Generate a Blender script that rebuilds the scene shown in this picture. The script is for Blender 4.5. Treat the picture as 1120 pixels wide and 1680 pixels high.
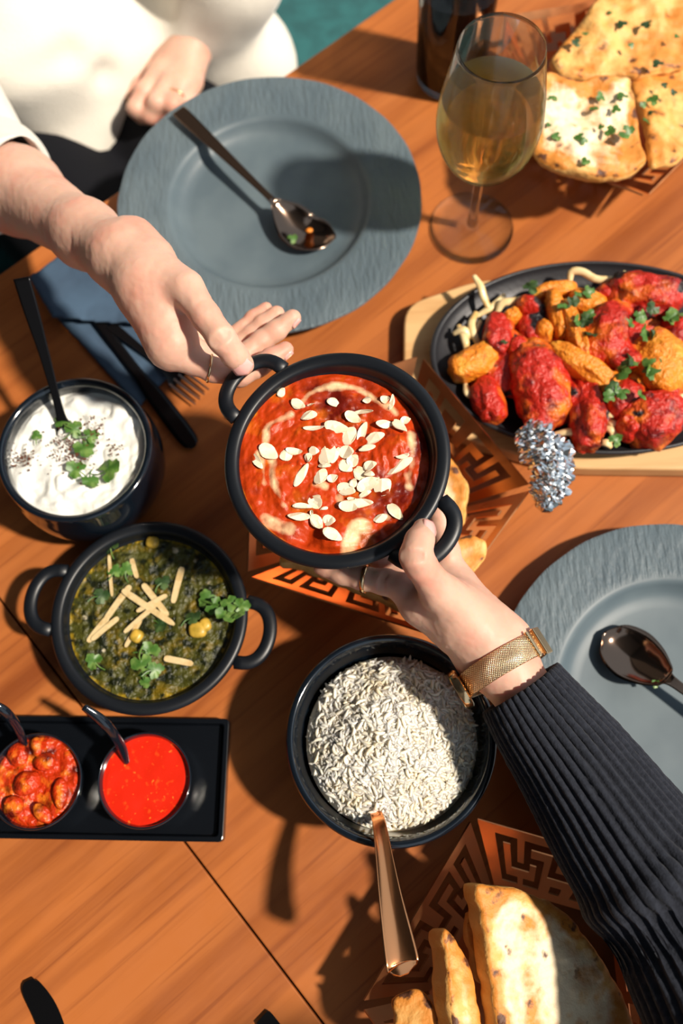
import bpy, math, random
import numpy as np
from mathutils import Matrix, Vector

# ------------------------------------------------------------------ camera, light, exposure
scene = bpy.context.scene
for o in list(bpy.data.objects):
    bpy.data.objects.remove(o)
T = 0.75                      # table top height above the floor
H = 0.83                      # camera height above the table top
FPX = 1600.0                  # focal length in pixels of a 1120 x 1680 frame
TILT, ROLL = math.radians(18.8), math.radians(4.2)
_X = np.array([1., 0, 0]); _U0 = np.array([0, math.cos(TILT), math.sin(TILT)])
CF = np.array([0, math.sin(TILT), -math.cos(TILT)])
CR = math.cos(ROLL) * _X - math.sin(ROLL) * _U0
CU = math.sin(ROLL) * _X + math.cos(ROLL) * _U0
CP = np.array([0, 0, H])
cam_data = bpy.data.cameras.new('camera')
cam = bpy.data.objects.new('camera', cam_data)
scene.collection.objects.link(cam)
cam_data.sensor_fit = 'HORIZONTAL'; cam_data.sensor_width = 24.0
cam_data.lens = 24.0 * FPX / 1120.0
cam_data.clip_start = 0.02
cam.matrix_world = Matrix(((CR[0], CU[0], -CF[0], 0), (CR[1], CU[1], -CF[1], 0),
                           (CR[2], CU[2], -CF[2], H + T), (0, 0, 0, 1)))
cam_data.dof.use_dof = True
cam_data.dof.focus_distance = 0.685
cam_data.dof.aperture_fstop = 4.0
scene.camera = cam

world = bpy.data.worlds.new('world'); scene.world = world
world.use_nodes = True
world.node_tree.nodes['Background'].inputs[0].default_value = (0.72, 0.86, 1.0, 1)
world.node_tree.nodes['Background'].inputs[1].default_value = 0.68
sun_data = bpy.data.lights.new('sun_offscreen', 'SUN'); sun_data.energy = 6.5
sun_data.color = (1.0, 0.89, 0.75); sun_data.angle = math.radians(3.5)
sun = bpy.data.objects.new('sun_offscreen', sun_data); scene.collection.objects.link(sun)
SUN_AZ, SUN_EL = math.radians(-20), math.radians(52)
_s = Vector((math.cos(SUN_AZ) * math.cos(SUN_EL), math.sin(SUN_AZ) * math.cos(SUN_EL), math.sin(SUN_EL)))
sun.rotation_euler = _s.to_track_quat('Z', 'Y').to_euler()
sun.location = (3, 0, 4)
vs = scene.view_settings
vs.view_transform = 'Standard'; vs.look = 'None'; vs.gamma = 1.0; vs.use_curve_mapping = False
vs.exposure = 0.0

# ------------------------------------------------------------------ helpers
rng = np.random.default_rng(7); random.seed(7)
A = np.array
def W(x, y, z=0.0):
    """point at height z above the table on the sight line of pixel (x, y) of the 1120 x 1680 frame"""
    d = CR * (x - 560) / FPX - CU * (y - 840) / FPX + CF
    return CP + d * (H - z) / -d[2]
def WP(x, y, p0, n):
    d = CR * (x - 560) / FPX - CU * (y - 840) / FPX + CF
    return CP + d * (np.dot(p0 - CP, n) / np.dot(d, n))
def nrm(v):
    v = np.asarray(v, float); return v / (np.linalg.norm(v) + 1e-12)
def rotz(a): c, s = math.cos(a), math.sin(a); return A([[c, -s, 0], [s, c, 0], [0, 0, 1.]])
def rotx(a): c, s = math.cos(a), math.sin(a); return A([[1., 0, 0], [0, c, -s], [0, s, c]])
def roty(a): c, s = math.cos(a), math.sin(a); return A([[c, 0, s], [0, 1., 0], [-s, 0, c]])
def frame(n, x):
    n = nrm(n); x = np.asarray(x, float); x = nrm(x - n * np.dot(x, n)); y = np.cross(n, x)
    return np.stack([x, y, n], 1)
def xf(V, R=None, t=(0, 0, 0)):
    V = np.asarray(V, float)
    if R is not None: V = V @ R.T
    return V + np.asarray(t, float)
_perm = rng.random((32, 32, 32))
def vnoise(P, s, off=0.0):
    Q = np.asarray(P, float) * s + off; i = np.floor(Q).astype(int); f = Q - i; f = f * f * (3 - 2 * f); r = 0
    for dx in (0, 1):
        for dy in (0, 1):
            for dz in (0, 1):
                w = (f[:, 0] if dx else 1 - f[:, 0]) * (f[:, 1] if dy else 1 - f[:, 1]) * (f[:, 2] if dz else 1 - f[:, 2])
                r = r + w * _perm[(i[:, 0] + dx) % 32, (i[:, 1] + dy) % 32, (i[:, 2] + dz) % 32]
    return r * 2 - 1
def fbm(P, s, off=0.0, oct=3):
    r = 0; a = 1.0
    for k in range(oct):
        r = r + a * vnoise(P, s * 2 ** k, off + 7.3 * k); a *= 0.5
    return r

LOC = {}
def thing(name, label, cat, loc, group=None):
    o = bpy.data.objects.new(name, None); scene.collection.objects.link(o)
    o.empty_display_size = 0.02
    o.location = (loc[0], loc[1], loc[2] + T); LOC[o.name] = A(loc, float)
    o['label'] = label; o['category'] = cat
    if group: o['group'] = group
    return o
def obj(name, VF, mat, parent=None, label=None, cat=None, group=None, kind=None, smooth=True, origin=None, bevel=0, attrs=None):
    V, Fc = VF; V = np.asarray(V, float)
    if parent is not None: org = LOC[parent.name]
    elif origin is not None: org = A(origin, float)
    else: org = A([(V[:, 0].min() + V[:, 0].max()) / 2, (V[:, 1].min() + V[:, 1].max()) / 2, V[:, 2].min()])
    me = bpy.data.meshes.new(name)
    if isinstance(Fc, np.ndarray):
        nf, c = Fc.shape; L = V - org
        me.vertices.add(len(L)); me.vertices.foreach_set('co', L.astype(np.float32).ravel())
        me.loops.add(nf * c); me.loops.foreach_set('vertex_index', Fc.astype(np.int32).ravel())
        me.polygons.add(nf); me.polygons.foreach_set('loop_start', np.arange(0, nf * c, c, dtype=np.int32))
        me.update(calc_edges=True)
    else:
        me.from_pydata((V - org).tolist(), [], [tuple(int(i) for i in f) for f in Fc])
    me.validate()
    if attrs:
        for k_, v_ in attrs.items():
            at_ = me.attributes.new(k_, 'FLOAT', 'POINT'); at_.data.foreach_set('value', np.asarray(v_, np.float32))
    if smooth: me.polygons.foreach_set('use_smooth', np.ones(len(me.polygons), bool))
    if mat is not None: me.materials.append(mat)
    o = bpy.data.objects.new(name, me); scene.collection.objects.link(o); LOC[o.name] = org
    if parent is not None: o.parent = parent
    else: o.location = (org[0], org[1], org[2] + T)
    if label: o['label'] = label
    if cat: o['category'] = cat
    if group: o['group'] = group
    if kind: o['kind'] = kind
    if smooth and smooth != 'full':
        try:
            import bmesh
            bm = bmesh.new(); bm.from_mesh(me)
            for e_ in bm.edges:
                if len(e_.link_faces) == 2 and e_.calc_face_angle(0) > 0.75: e_.smooth = False
            bm.to_mesh(me); bm.free()
        except Exception: pass
    if bevel:
        b = o.modifiers.new('bevel', 'BEVEL'); b.width = bevel; b.segments = 2; b.limit_method = 'ANGLE'
    return o
def split(VF, key):
    """split a mesh into pieces by a face key"""
    V, Fc = VF; V = np.asarray(V); out = {}
    for k_, f in enumerate(Fc): out.setdefault(key(k_, V[list(f)].mean(0)), []).append(f)
    res = {}
    for k_, fs in out.items():
        idx = sorted({int(i) for f in fs for i in f}); mp = {i: j for j, i in enumerate(idx)}; res[k_] = (V[idx], [tuple(mp[int(i)] for i in f) for f in fs])
    return res
def utensil(name, label, cat, VF, m, n, nu, cut, a, b, m2=None):
    """spoon or knife of two parts; rows below the cut make part a, the rest part b"""
    V = np.asarray(VF[0]); t_ = thing(name, label, cat, (V[:, 0].mean(), V[:, 1].mean(), V[:, 2].min())); nf = (n - 1) * 2 * nu
    s_ = split(VF, lambda k, c: (k // (2 * nu) < cut) if k < nf else (k == nf))
    obj(a, s_[True], m, t_, smooth='full'); obj(b, s_[False], m2 or m, t_, smooth='full'); return t_
def join(*L):
    Vs, Fs, n = [], [], 0
    for V, Fc in L:
        V = np.asarray(V); Vs.append(V); Fs += [tuple(int(i) + n for i in f) for f in Fc]; n += len(V)
    return np.concatenate(Vs), Fs
def lathe(prof, n=64, close=False):
    prof = [tuple(p) for p in prof]; V = []; Fc = []; rings = []
    for r, z in prof:
        if r < 1e-6: rings.append([len(V)] * n); V.append((0, 0, z))
        else:
            rings.append(list(range(len(V), len(V) + n)))
            V += [(r * math.cos(2 * math.pi * i / n), r * math.sin(2 * math.pi * i / n), z) for i in range(n)]
    for a, b in zip(rings[:-1], rings[1:]):
        for i in range(n):
            j = (i + 1) % n; f = []
            for q in (a[i], a[j], b[j], b[i]):
                if q not in f: f.append(q)
            if len(f) > 2: Fc.append(tuple(f))
    return A(V, float), Fc
def cr(P, n):
    """Catmull-Rom resampling of rows of P to n rows"""
    P = A(P, float); m = len(P); Q = np.vstack([2 * P[0] - P[1], P, 2 * P[-1] - P[-2]]); t = np.linspace(0, m - 1, n); out = []
    for x in t:
        i = min(int(x), m - 2); f = x - i; a, b, c, d = Q[i], Q[i + 1], Q[i + 2], Q[i + 3]
        out.append(0.5 * (2 * b + (c - a) * f + (2 * a - 5 * b + 4 * c - d) * f * f + (3 * b - a - 3 * c + d) * f ** 3))
    return A(out)
def smoothprof(p, n): return cr(p, n)
def tube(path, rad, ns=10, n=None, up=None, flat=1.0, cap=True):
    """tube along path; flat squashes along the carried normal"""
    P = A(path, float); R = np.broadcast_to(A(rad, float), (len(P),))
    if n: q = cr(np.c_[P, R], n); P, R = q[:, :3], np.maximum(q[:, 3], 1e-5)
    m = len(P); tg = np.gradient(P, axis=0); tg /= np.linalg.norm(tg, axis=1)[:, None] + 1e-12
    u = A(up, float) if up is not None else A([0, 0, 1.])
    if abs(np.dot(u, tg[0])) > 0.95: u = A([1., 0, 0])
    V = []; Fc = []
    for i in range(m):
        u = nrm(u - tg[i] * np.dot(u, tg[i])); s = np.cross(tg[i], u)
        for k in range(ns):
            a = 2 * math.pi * k / ns; V.append(P[i] + R[i] * (s * math.cos(a) + u * math.sin(a) * flat))
    for i in range(m - 1):
        for k in range(ns):
            Fc.append((i * ns + k, i * ns + (k + 1) % ns, (i + 1) * ns + (k + 1) % ns, (i + 1) * ns + k))
    if cap:
        V += [P[0] - tg[0] * R[0] * 0.35, P[-1] + tg[-1] * R[-1] * 0.35]; a, b = m * ns, m * ns + 1
        for k in range(ns):
            Fc += [(a, (k + 1) % ns, k), (b, (m - 1) * ns + k, (m - 1) * ns + (k + 1) % ns)]
    return A(V), Fc
def ring_tube(fn, rad, n=32, ns=8, closed=True):
    P = A([fn(i / n) for i in range(n)]); tg = np.roll(P, -1, 0) - np.roll(P, 1, 0); c = P.mean(0); V = []; Fc = []
    ax = nrm(np.cross(P[n // 4] - c, P[0] - c))
    for i in range(n):
        t_ = nrm(tg[i]); s = nrm(np.cross(t_, ax)); w = np.cross(s, t_)
        for k in range(ns):
            a = 2 * math.pi * k / ns
            rx, ry = (rad if np.ndim(rad) else (rad, rad)); V.append(P[i] + s * rx * math.cos(a) + w * ry * math.sin(a))
    for i in range(n):
        for k in range(ns):
            j = (i + 1) % n; Fc.append((i * ns + k, i * ns + (k + 1) % ns, j * ns + (k + 1) % ns, j * ns + k))
    return A(V), Fc
def blade(P, w, dish, th, up, n=40, nu=9):
    """spoon or knife: rows of centre points, half widths, dish depths, thickness"""
    m = len(P); q = cr(np.c_[A(P, float), A(w, float), A(dish, float), A(th, float), np.broadcast_to(A(up, float), (m, 3))], n)
    P = q[:, :3]; w = np.maximum(q[:, 3], 2e-4); d = np.maximum(q[:, 4], 0); th = np.maximum(q[:, 5], 4e-4); U = q[:, 6:9]
    tg = np.gradient(P, axis=0); tg /= np.linalg.norm(tg, axis=1)[:, None]; V = []; Fc = []; us = np.linspace(-1, 1, nu)
    for i in range(n):
        u = nrm(U[i] - tg[i] * np.dot(U[i], tg[i])); s = np.cross(tg[i], u)
        top = [P[i] + s * w[i] * x - u * d[i] * (1 - x * x) for x in us]
        bot = [P[i] + s * w[i] * x * 0.97 - u * (d[i] * (1 - x * x) + th[i] * (0.55 + 0.45 * (1 - x * x))) for x in us]
        V += top + bot[::-1]
    c = 2 * nu
    for i in range(n - 1):
        for k in range(c):
            Fc.append((i * c + k, (i + 1) * c + k, (i + 1) * c + (k + 1) % c, i * c + (k + 1) % c))
    Fc += [tuple(range(c)), tuple(range((n - 1) * c + c - 1, (n - 1) * c - 1, -1))]
    return A(V), Fc
def prism(poly, z0, z1):
    n = len(poly); V = [(x, y, z0) for x, y in poly] + [(x, y, z1) for x, y in poly]
    Fc = [tuple(range(n - 1, -1, -1)), tuple(range(n, 2 * n))] + [(i, (i + 1) % n, n + (i + 1) % n, n + i) for i in range(n)]
    return A(V, float), Fc
def box(c, s, R=None):
    x, y, z = A(s) / 2; V, Fc = prism([(-x, -y), (x, -y), (x, y), (-x, y)], -z, z)
    return xf(V, R, c), Fc
def round_poly(poly, r, seg=5):
    out = []; n = len(poly); P = [A(p, float) for p in poly]
    for i in range(n):
        p, a, b = P[i], P[i - 1], P[(i + 1) % n]; ra = min(r, np.linalg.norm(a - p) * .45); rb = min(r, np.linalg.norm(b - p) * .45)
        s, e_ = p + nrm(a - p) * ra, p + nrm(b - p) * rb
        for k in range(seg + 1):
            t_ = k / seg; out.append(tuple((1 - t_) ** 2 * s + 2 * t_ * (1 - t_) * p + t_ * t_ * e_))
    return out

# ---- signed distance fields meshed with surface nets
class Field:
    def __init__(s, lo, hi, res):
        s.lo = A(lo, float); s.res = res; s.n = np.ceil((A(hi) - s.lo) / res).astype(int) + 1
        s.F = np.full(s.n, 1.0, np.float32); s.ax = [s.lo[i] + res * np.arange(s.n[i]) for i in range(3)]
    def block(s, lo, hi):
        a = np.clip(np.floor((lo - s.lo) / s.res).astype(int), 0, s.n); b = np.clip(np.ceil((hi - s.lo) / s.res).astype(int) + 1, 0, s.n)
        sl = tuple(slice(a[i], b[i]) for i in range(3)); X = np.meshgrid(*[s.ax[i][sl[i]] for i in range(3)], indexing='ij')
        return sl, X
    def comb(s, sl, d, k, sub=False):
        f = s.F[sl]
        if f.size == 0: return
        if sub:
            d = -d; h = np.maximum(k - np.abs(f - d), 0) / k; s.F[sl] = np.maximum(f, d) + h * h * k / 4
        elif k > 0:
            h = np.maximum(k - np.abs(f - d), 0) / k; s.F[sl] = np.minimum(f, d) - h * h * k / 4
        else: s.F[sl] = np.minimum(f, d)
    def cone(s, a, b, ra, rb, k=0.004, sub=False):
        a, b = A(a, float), A(b, float); m = max(ra, rb) + k + 3 * s.res
        sl, X = s.block(np.minimum(a, b) - m, np.maximum(a, b) + m); ba = b - a; l2 = ba @ ba + 1e-12
        p = [X[i] - a[i] for i in range(3)]; t_ = np.clip((p[0] * ba[0] + p[1] * ba[1] + p[2] * ba[2]) / l2, 0, 1)
        d = np.sqrt(sum((p[i] - t_ * ba[i]) ** 2 for i in range(3))) - (ra + (rb - ra) * t_); s.comb(sl, d, k, sub)
    def chain(s, pts, k=0.004):
        for p, q in zip(pts[:-1], pts[1:]): s.cone(p[:3], q[:3], p[3], q[3], k)
    def ell(s, c, rad, R=None, k=0.004, sub=False):
        c = A(c, float); rad = A(rad, float); m = rad.max() + k + 3 * s.res; sl, X = s.block(c - m, c + m)
        p = [X[i] - c[i] for i in range(3)]
        if R is not None: p = [sum(R[j, i] * p[j] for j in range(3)) for i in range(3)]
        k0 = np.sqrt(sum((p[i] / rad[i]) ** 2 for i in range(3))); k1 = np.sqrt(sum((p[i] / rad[i] ** 2) ** 2 for i in range(3))) + 1e-9
        s.comb(sl, k0 * (k0 - 1) / k1, k, sub)
    def mesh(s):
        F = s.F; S = F < 0; c = [n - 1 for n in F.shape]; cnt = np.zeros(c, np.int8)
        offs = [(i, j, k) for i in (0, 1) for j in (0, 1) for k in (0, 1)]
        for i, j, k in offs: cnt += S[i:i + c[0], j:j + c[1], k:k + c[2]]
        idx = np.argwhere((cnt > 0) & (cnt < 8)); ids = np.full(c, -1, np.int64); ids[tuple(idx.T)] = np.arange(len(idx))
        pos = np.zeros((len(idx), 3)); num = np.zeros(len(idx))
        for o_ in offs:
            for a in range(3):
                if o_[a]: continue
                q = list(o_); q[a] = 1; f0 = F[tuple((idx + o_).T)]; f1 = F[tuple((idx + q).T)]; m = (f0 < 0) != (f1 < 0)
                t_ = np.where(m, f0 / np.where(m, f0 - f1, 1), 0); v = np.tile(A(o_, float), (len(idx), 1)); v[:, a] = t_
                pos += v * m[:, None]; num += m
        V = s.lo + s.res * (idx + pos / num[:, None]); Q = []
        for a in range(3):
            b, d = (a + 1) % 3, (a + 2) % 3; s0 = [slice(None)] * 3; s1 = [slice(None)] * 3; s0[a] = slice(0, -1); s1[a] = slice(1, None)
            e_ = np.argwhere(S[tuple(s0)] != S[tuple(s1)]); e_ = e_[(e_[:, b] > 0) & (e_[:, d] > 0) & (e_[:, b] < c[b]) & (e_[:, d] < c[d])]
            if not len(e_): continue
            ob = np.zeros(3, int); ob[b] = 1; od = np.zeros(3, int); od[d] = 1
            q = np.stack([ids[tuple((e_ - x).T)] for x in (0 * ob, ob, ob + od, od)], 1); inside = S[tuple(e_.T)]
            q[inside] = q[inside]; q[~inside] = q[~inside][:, ::-1]; Q.append(q)
        Q = np.concatenate(Q); Q = Q[(Q >= 0).all(1)]
        return V, Q
def vnormals(V, Q):
    N = np.zeros_like(V); fn = np.cross(V[Q[:, 2]] - V[Q[:, 0]], V[Q[:, 3]] - V[Q[:, 1]])
    for k in range(Q.shape[1]): np.add.at(N, Q[:, k], fn)
    return N / (np.linalg.norm(N, axis=1)[:, None] + 1e-12)
def relax(V, Q, it=2, w=0.5):
    for _ in range(it):
        S_ = np.zeros_like(V); n = np.zeros(len(V))
        for k in range(4):
            a, b = Q[:, k], Q[:, (k + 1) % 4]; np.add.at(S_, a, V[b]); np.add.at(n, a, 1); np.add.at(S_, b, V[a]); np.add.at(n, b, 1)
        V = V + w * (S_ / np.maximum(n, 1)[:, None] - V)
    return V
def lump(c, rad, R=None, seed=0, amp=0.12, freq=60, nu=20, nv=12, box_=1.0, oct=3):
    """irregular food piece: superellipsoid with noise"""
    V = []; Fc = []
    for j in range(nv + 1):
        th = math.pi * j / nv
        for i in range(nu):
            a = 2 * math.pi * i / nu; p = A([math.sin(th) * math.cos(a), math.sin(th) * math.sin(a), math.cos(th)])
            if box_ != 1.0: p = np.sign(p) * np.abs(p) ** box_
            V.append(p)
    V = A(V); n0 = fbm(V, freq * max(rad), seed * 3.7, oct); V = V * A(rad) * (1 + amp * n0)[:, None]
    for j in range(nv):
        for i in range(nu):
            k = (i + 1) % nu; Fc.append((j * nu + i, (j + 1) * nu + i, (j + 1) * nu + k, j * nu + k))
    return xf(V, R, c), Fc

# ------------------------------------------------------------------ materials
def mat(name, col, rough=0.5, metal=0.0, mix=(), bump=None, sss=None, coat=0.0, trans=0.0, ior=None, spec=None, sheen=0.0, rot=0.0, coords='Object', aniso=0, rvar=None):
    m = bpy.data.materials.new(name); m.use_nodes = True; nt = m.node_tree; N = nt.nodes; Lk = nt.links; b = N['Principled BSDF']
    b.inputs['Roughness'].default_value = rough; b.inputs['Metallic'].default_value = metal
    b.inputs['Coat Weight'].default_value = coat; b.inputs['Coat Roughness'].default_value = 0.08
    b.inputs['Transmission Weight'].default_value = trans
    if ior: b.inputs['IOR'].default_value = ior
    if spec is not None: b.inputs['Specular IOR Level'].default_value = spec
    if sheen: b.inputs['Sheen Weight'].default_value = sheen
    if sss:
        b.inputs['Subsurface Weight'].default_value = sss[0]; b.inputs['Subsurface Radius'].default_value = sss[1]; b.inputs['Subsurface Scale'].default_value = sss[2]
    tc = N.new('ShaderNodeTexCoord')
    def vec(stretch):
        mp = N.new('ShaderNodeMapping'); mp.inputs['Rotation'].default_value = (0, 0, rot); mp.inputs['Scale'].default_value = stretch
        Lk.new(tc.outputs[coords], mp.inputs['Vector']); return mp.outputs['Vector']
    def noise(scale, detail, stretch, dist=0.0, rgh=0.55):
        n = N.new('ShaderNodeTexNoise'); n.inputs['Scale'].default_value = scale; n.inputs['Detail'].default_value = detail
        n.inputs['Distortion'].default_value = dist; n.inputs['Roughness'].default_value = rgh
        # rotate first, then stretch
        if rot:
            m1 = N.new('ShaderNodeMapping'); m1.inputs['Rotation'].default_value = (0, 0, rot); Lk.new(tc.outputs[coords], m1.inputs['Vector'])
            m2 = N.new('ShaderNodeMapping'); m2.inputs['Scale'].default_value = stretch; Lk.new(m1.outputs['Vector'], m2.inputs['Vector']); Lk.new(m2.outputs['Vector'], n.inputs['Vector'])
        else: Lk.new(vec(stretch), n.inputs['Vector'])
        return n.outputs['Fac']
    cur = None
    for mx in mix:
        c2, sc, lo, hi = mx[:4]; det = mx[4] if len(mx) > 4 else 3; st = mx[5] if len(mx) > 5 else (1, 1, 1); amt = mx[6] if len(mx) > 6 else 1.0
        r = N.new('ShaderNodeMapRange'); r.inputs['From Min'].default_value = lo; r.inputs['From Max'].default_value = hi; r.inputs['To Max'].default_value = amt
        Lk.new(noise(sc, det, st), r.inputs['Value'])
        x = N.new('ShaderNodeMix'); x.data_type = 'RGBA'; Lk.new(r.outputs['Result'], x.inputs['Factor'])
        if cur is None: x.inputs['A'].default_value = (*col, 1)
        else: Lk.new(cur, x.inputs['A'])
        x.inputs['B'].default_value = (*c2, 1); cur = x.outputs['Result']
    if cur is None: b.inputs['Base Color'].default_value = (*col, 1)
    else: Lk.new(cur, b.inputs['Base Color'])
    if rvar:
        r = N.new('ShaderNodeMapRange'); r.inputs['To Min'].default_value = rvar[1]; r.inputs['To Max'].default_value = rvar[2]
        r.inputs['From Min'].default_value = 0.3; r.inputs['From Max'].default_value = 0.7
        Lk.new(noise(rvar[0], 3, (1, 1, 1)), r.inputs['Value']); Lk.new(r.outputs['Result'], b.inputs['Roughness'])
    if bump:
        sc, stg, dist = bump[:3]; st = bump[3] if len(bump) > 3 else (1, 1, 1); det = bump[4] if len(bump) > 4 else 4
        bp = N.new('ShaderNodeBump'); bp.inputs['Strength'].default_value = stg; bp.inputs['Distance'].default_value = dist
        Lk.new(noise(sc, det, st), bp.inputs['Height']); Lk.new(bp.outputs['Normal'], b.inputs['Normal'])
    return m
E_ANG = math.atan2(.597, .802)        # direction of the table's long edge
EV = A([.802, .597, 0]); NV = A([-.597, .802, 0])
def EN(e, n, z=0.0): return EV * e + NV * n + A([0, 0, z])
RT = rotz(E_ANG)

M = {}
M['wood'] = mat('walnut_table', (0.385, 0.118, 0.028), 0.45, spec=.28, mix=[((0.15, 0.032, 0.007), 6, .45, .70, 6, (.3, 4, 1), .8), ((0.47, 0.165, 0.046), 4, .5, .75, 4, (.3, 3, 1), .7), ((0.14, 0.03, 0.008), 40, .56, .72, 3, (.12, 4, 1), .5)],
                 bump=(60, .12, .0006, (.1, 3, 1)), rot=-E_ANG, rvar=(30, .36, .5))
M['edge_wood'] = mat('table_frame_wood', (0.12, 0.04, 0.012), 0.5)
M['black_metal'] = mat('black_metal', (0.01, 0.01, 0.012), 0.4, 0.6)
M['carpet'] = mat('dark_floor', (0.03, 0.028, 0.026), 0.8, mix=[((0.05, 0.04, 0.035), 3, .4, .6)])
M['plaster'] = mat('plaster', (0.25, 0.23, 0.21), 0.9)
M['plaster_dark'] = mat('dark_plaster', (0.07, 0.065, 0.06), 0.9)
M['teal'] = mat('teal_velvet', (0.008, 0.075, 0.08), 0.9, mix=[((0.014, 0.11, 0.115), 30, .4, .6, 4)], bump=(160, .5, .002), sheen=.2)
M['pan'] = mat('matte_black_enamel', (0.004, 0.0055, 0.0085), 0.4, spec=.4, bump=(900, .05, .0003))
M['glaze'] = mat('black_glaze', (0.004, 0.007, 0.012), 0.1, spec=.6, coat=.5)
M['tray'] = mat('black_tray', (0.003, 0.004, 0.006), 0.22, spec=.35)
M['copper'] = mat('brushed_copper', (0.62, 0.25, 0.10), 0.34, 1.0, rvar=(40, .26, .42))
M['copper_spoon'] = mat('polished_copper', (0.90, 0.38, 0.16), 0.2, 1.0)
M['bronze'] = mat('dark_bronze', (0.20, 0.135, 0.10), 0.13, 1.0)
M['gunmetal'] = mat('black_cutlery', (0.012, 0.012, 0.014), 0.3, 0.8)
M['steel'] = mat('steel', (0.45, 0.45, 0.46), 0.25, 1.0)
M['gold'] = mat('gold', (0.90, 0.62, 0.34), 0.18, 1.0)
M['foil'] = mat('aluminium_foil', (0.82, 0.85, 0.87), 0.18, 1.0)
M['skin'] = mat('skin', (0.60, 0.355, 0.265), 0.5, mix=[((0.64, 0.25, 0.18), 30, .48, .70, 3, (1, 1, 1), .7), ((0.68, 0.45, 0.35), 18, .5, .7, 2, (1, 1, 1), .5)], sss=(.5, (1.0, .22, .10), .008), bump=(500, .15, .0005), spec=.35)
M['nail'] = mat('nail', (0.74, 0.40, 0.36), 0.12, coat=.6)
M['knit_white'] = mat('white_knit', (0.70, 0.66, 0.58), 0.95, bump=(420, .5, .002, (1, 1, 1)), sheen=.3)
M['knit_dark'] = mat('charcoal_knit', (0.011, 0.013, 0.020), 0.95, spec=.25, mix=[((0.018, 0.021, 0.031), 300, .4, .65)], bump=(600, .6, .0012), sheen=.06)
M['trousers'] = mat('black_trousers', (0.003, 0.0035, 0.006), 0.9, spec=.2)
M['napkin'] = mat('blue_napkin', (0.045, 0.085, 0.14), 0.9, bump=(900, .3, .0005), mix=[((0.035, 0.065, 0.11), 20, .4, .6)])
M['board'] = mat('beech_board', (0.62, 0.38, 0.17), 0.5, mix=[((0.48, 0.26, 0.10), 14, .45, .7, 4, (.5, 6, 1))])
M['iron'] = mat('cast_iron', (0.022, 0.022, 0.026), 0.42, 0.3, bump=(300, .2, .0008))
def glass_mat(name, col, ior, rough=0.0):
    m = bpy.data.materials.new(name); m.use_nodes = True; nt = m.node_tree; b = nt.nodes['Principled BSDF']
    b.inputs['Base Color'].default_value = (*col, 1); b.inputs['Transmission Weight'].default_value = 1; b.inputs['Roughness'].default_value = rough; b.inputs['IOR'].default_value = ior
    return m
def thin_glass(name, tint=(.97, .98, .98), refr=None, share=0.0, ior=1.33, gloss=.4):
    m = bpy.data.materials.new(name); m.use_nodes = True; nt = m.node_tree; N = nt.nodes; N.remove(N['Principled BSDF'])
    tr = N.new('ShaderNodeBsdfTransparent'); gl = N.new('ShaderNodeBsdfGlossy'); gl.inputs['Roughness'].default_value = 0.01; lw = N.new('ShaderNodeLayerWeight'); pw = N.new('ShaderNodeMath'); pw.operation = 'POWER'; pw.inputs[1].default_value = 4.0
    ma = N.new('ShaderNodeMath'); ma.operation = 'MULTIPLY_ADD'; ma.inputs[1].default_value = gloss; ma.inputs[2].default_value = .03; mx = N.new('ShaderNodeMixShader')
    nt.links.new(lw.outputs['Facing'], pw.inputs[0]); nt.links.new(pw.outputs[0], ma.inputs[0]); nt.links.new(ma.outputs[0], mx.inputs[0])
    tr.inputs[0].default_value = (*tint, 1); body = tr.outputs[0]
    if refr:
        rf = N.new('ShaderNodeBsdfRefraction'); rf.inputs['Color'].default_value = (*refr, 1); rf.inputs['IOR'].default_value = ior; rf.inputs['Roughness'].default_value = 0; m2 = N.new('ShaderNodeMixShader'); m2.inputs[0].default_value = share
        nt.links.new(tr.outputs[0], m2.inputs[1]); nt.links.new(rf.outputs[0], m2.inputs[2]); body = m2.outputs[0]
    if refr and gloss < .3:
        tl = N.new('ShaderNodeBsdfTranslucent'); tl.inputs['Color'].default_value = (1, .84, .34, 1); m3 = N.new('ShaderNodeMixShader'); m3.inputs[0].default_value = .16; nt.links.new(body, m3.inputs[1]); nt.links.new(tl.outputs[0], m3.inputs[2]); body = m3.outputs[0]
    nt.links.new(body, mx.inputs[1]); nt.links.new(gl.outputs[0], mx.inputs[2]); nt.links.new(mx.outputs[0], N['Material Output'].inputs[0]); return m
M['glass'] = thin_glass('clear_glass', (.97, .98, .98), (.98, .99, .99), .7, 1.45)
M['wine'] = thin_glass('white_wine', (1.0, .95, .66), (1.0, .93, .55), .92, gloss=.15)
M['cola'] = mat('dark_drink', (0.004, 0.001, 0.0006), 0.03)
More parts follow.
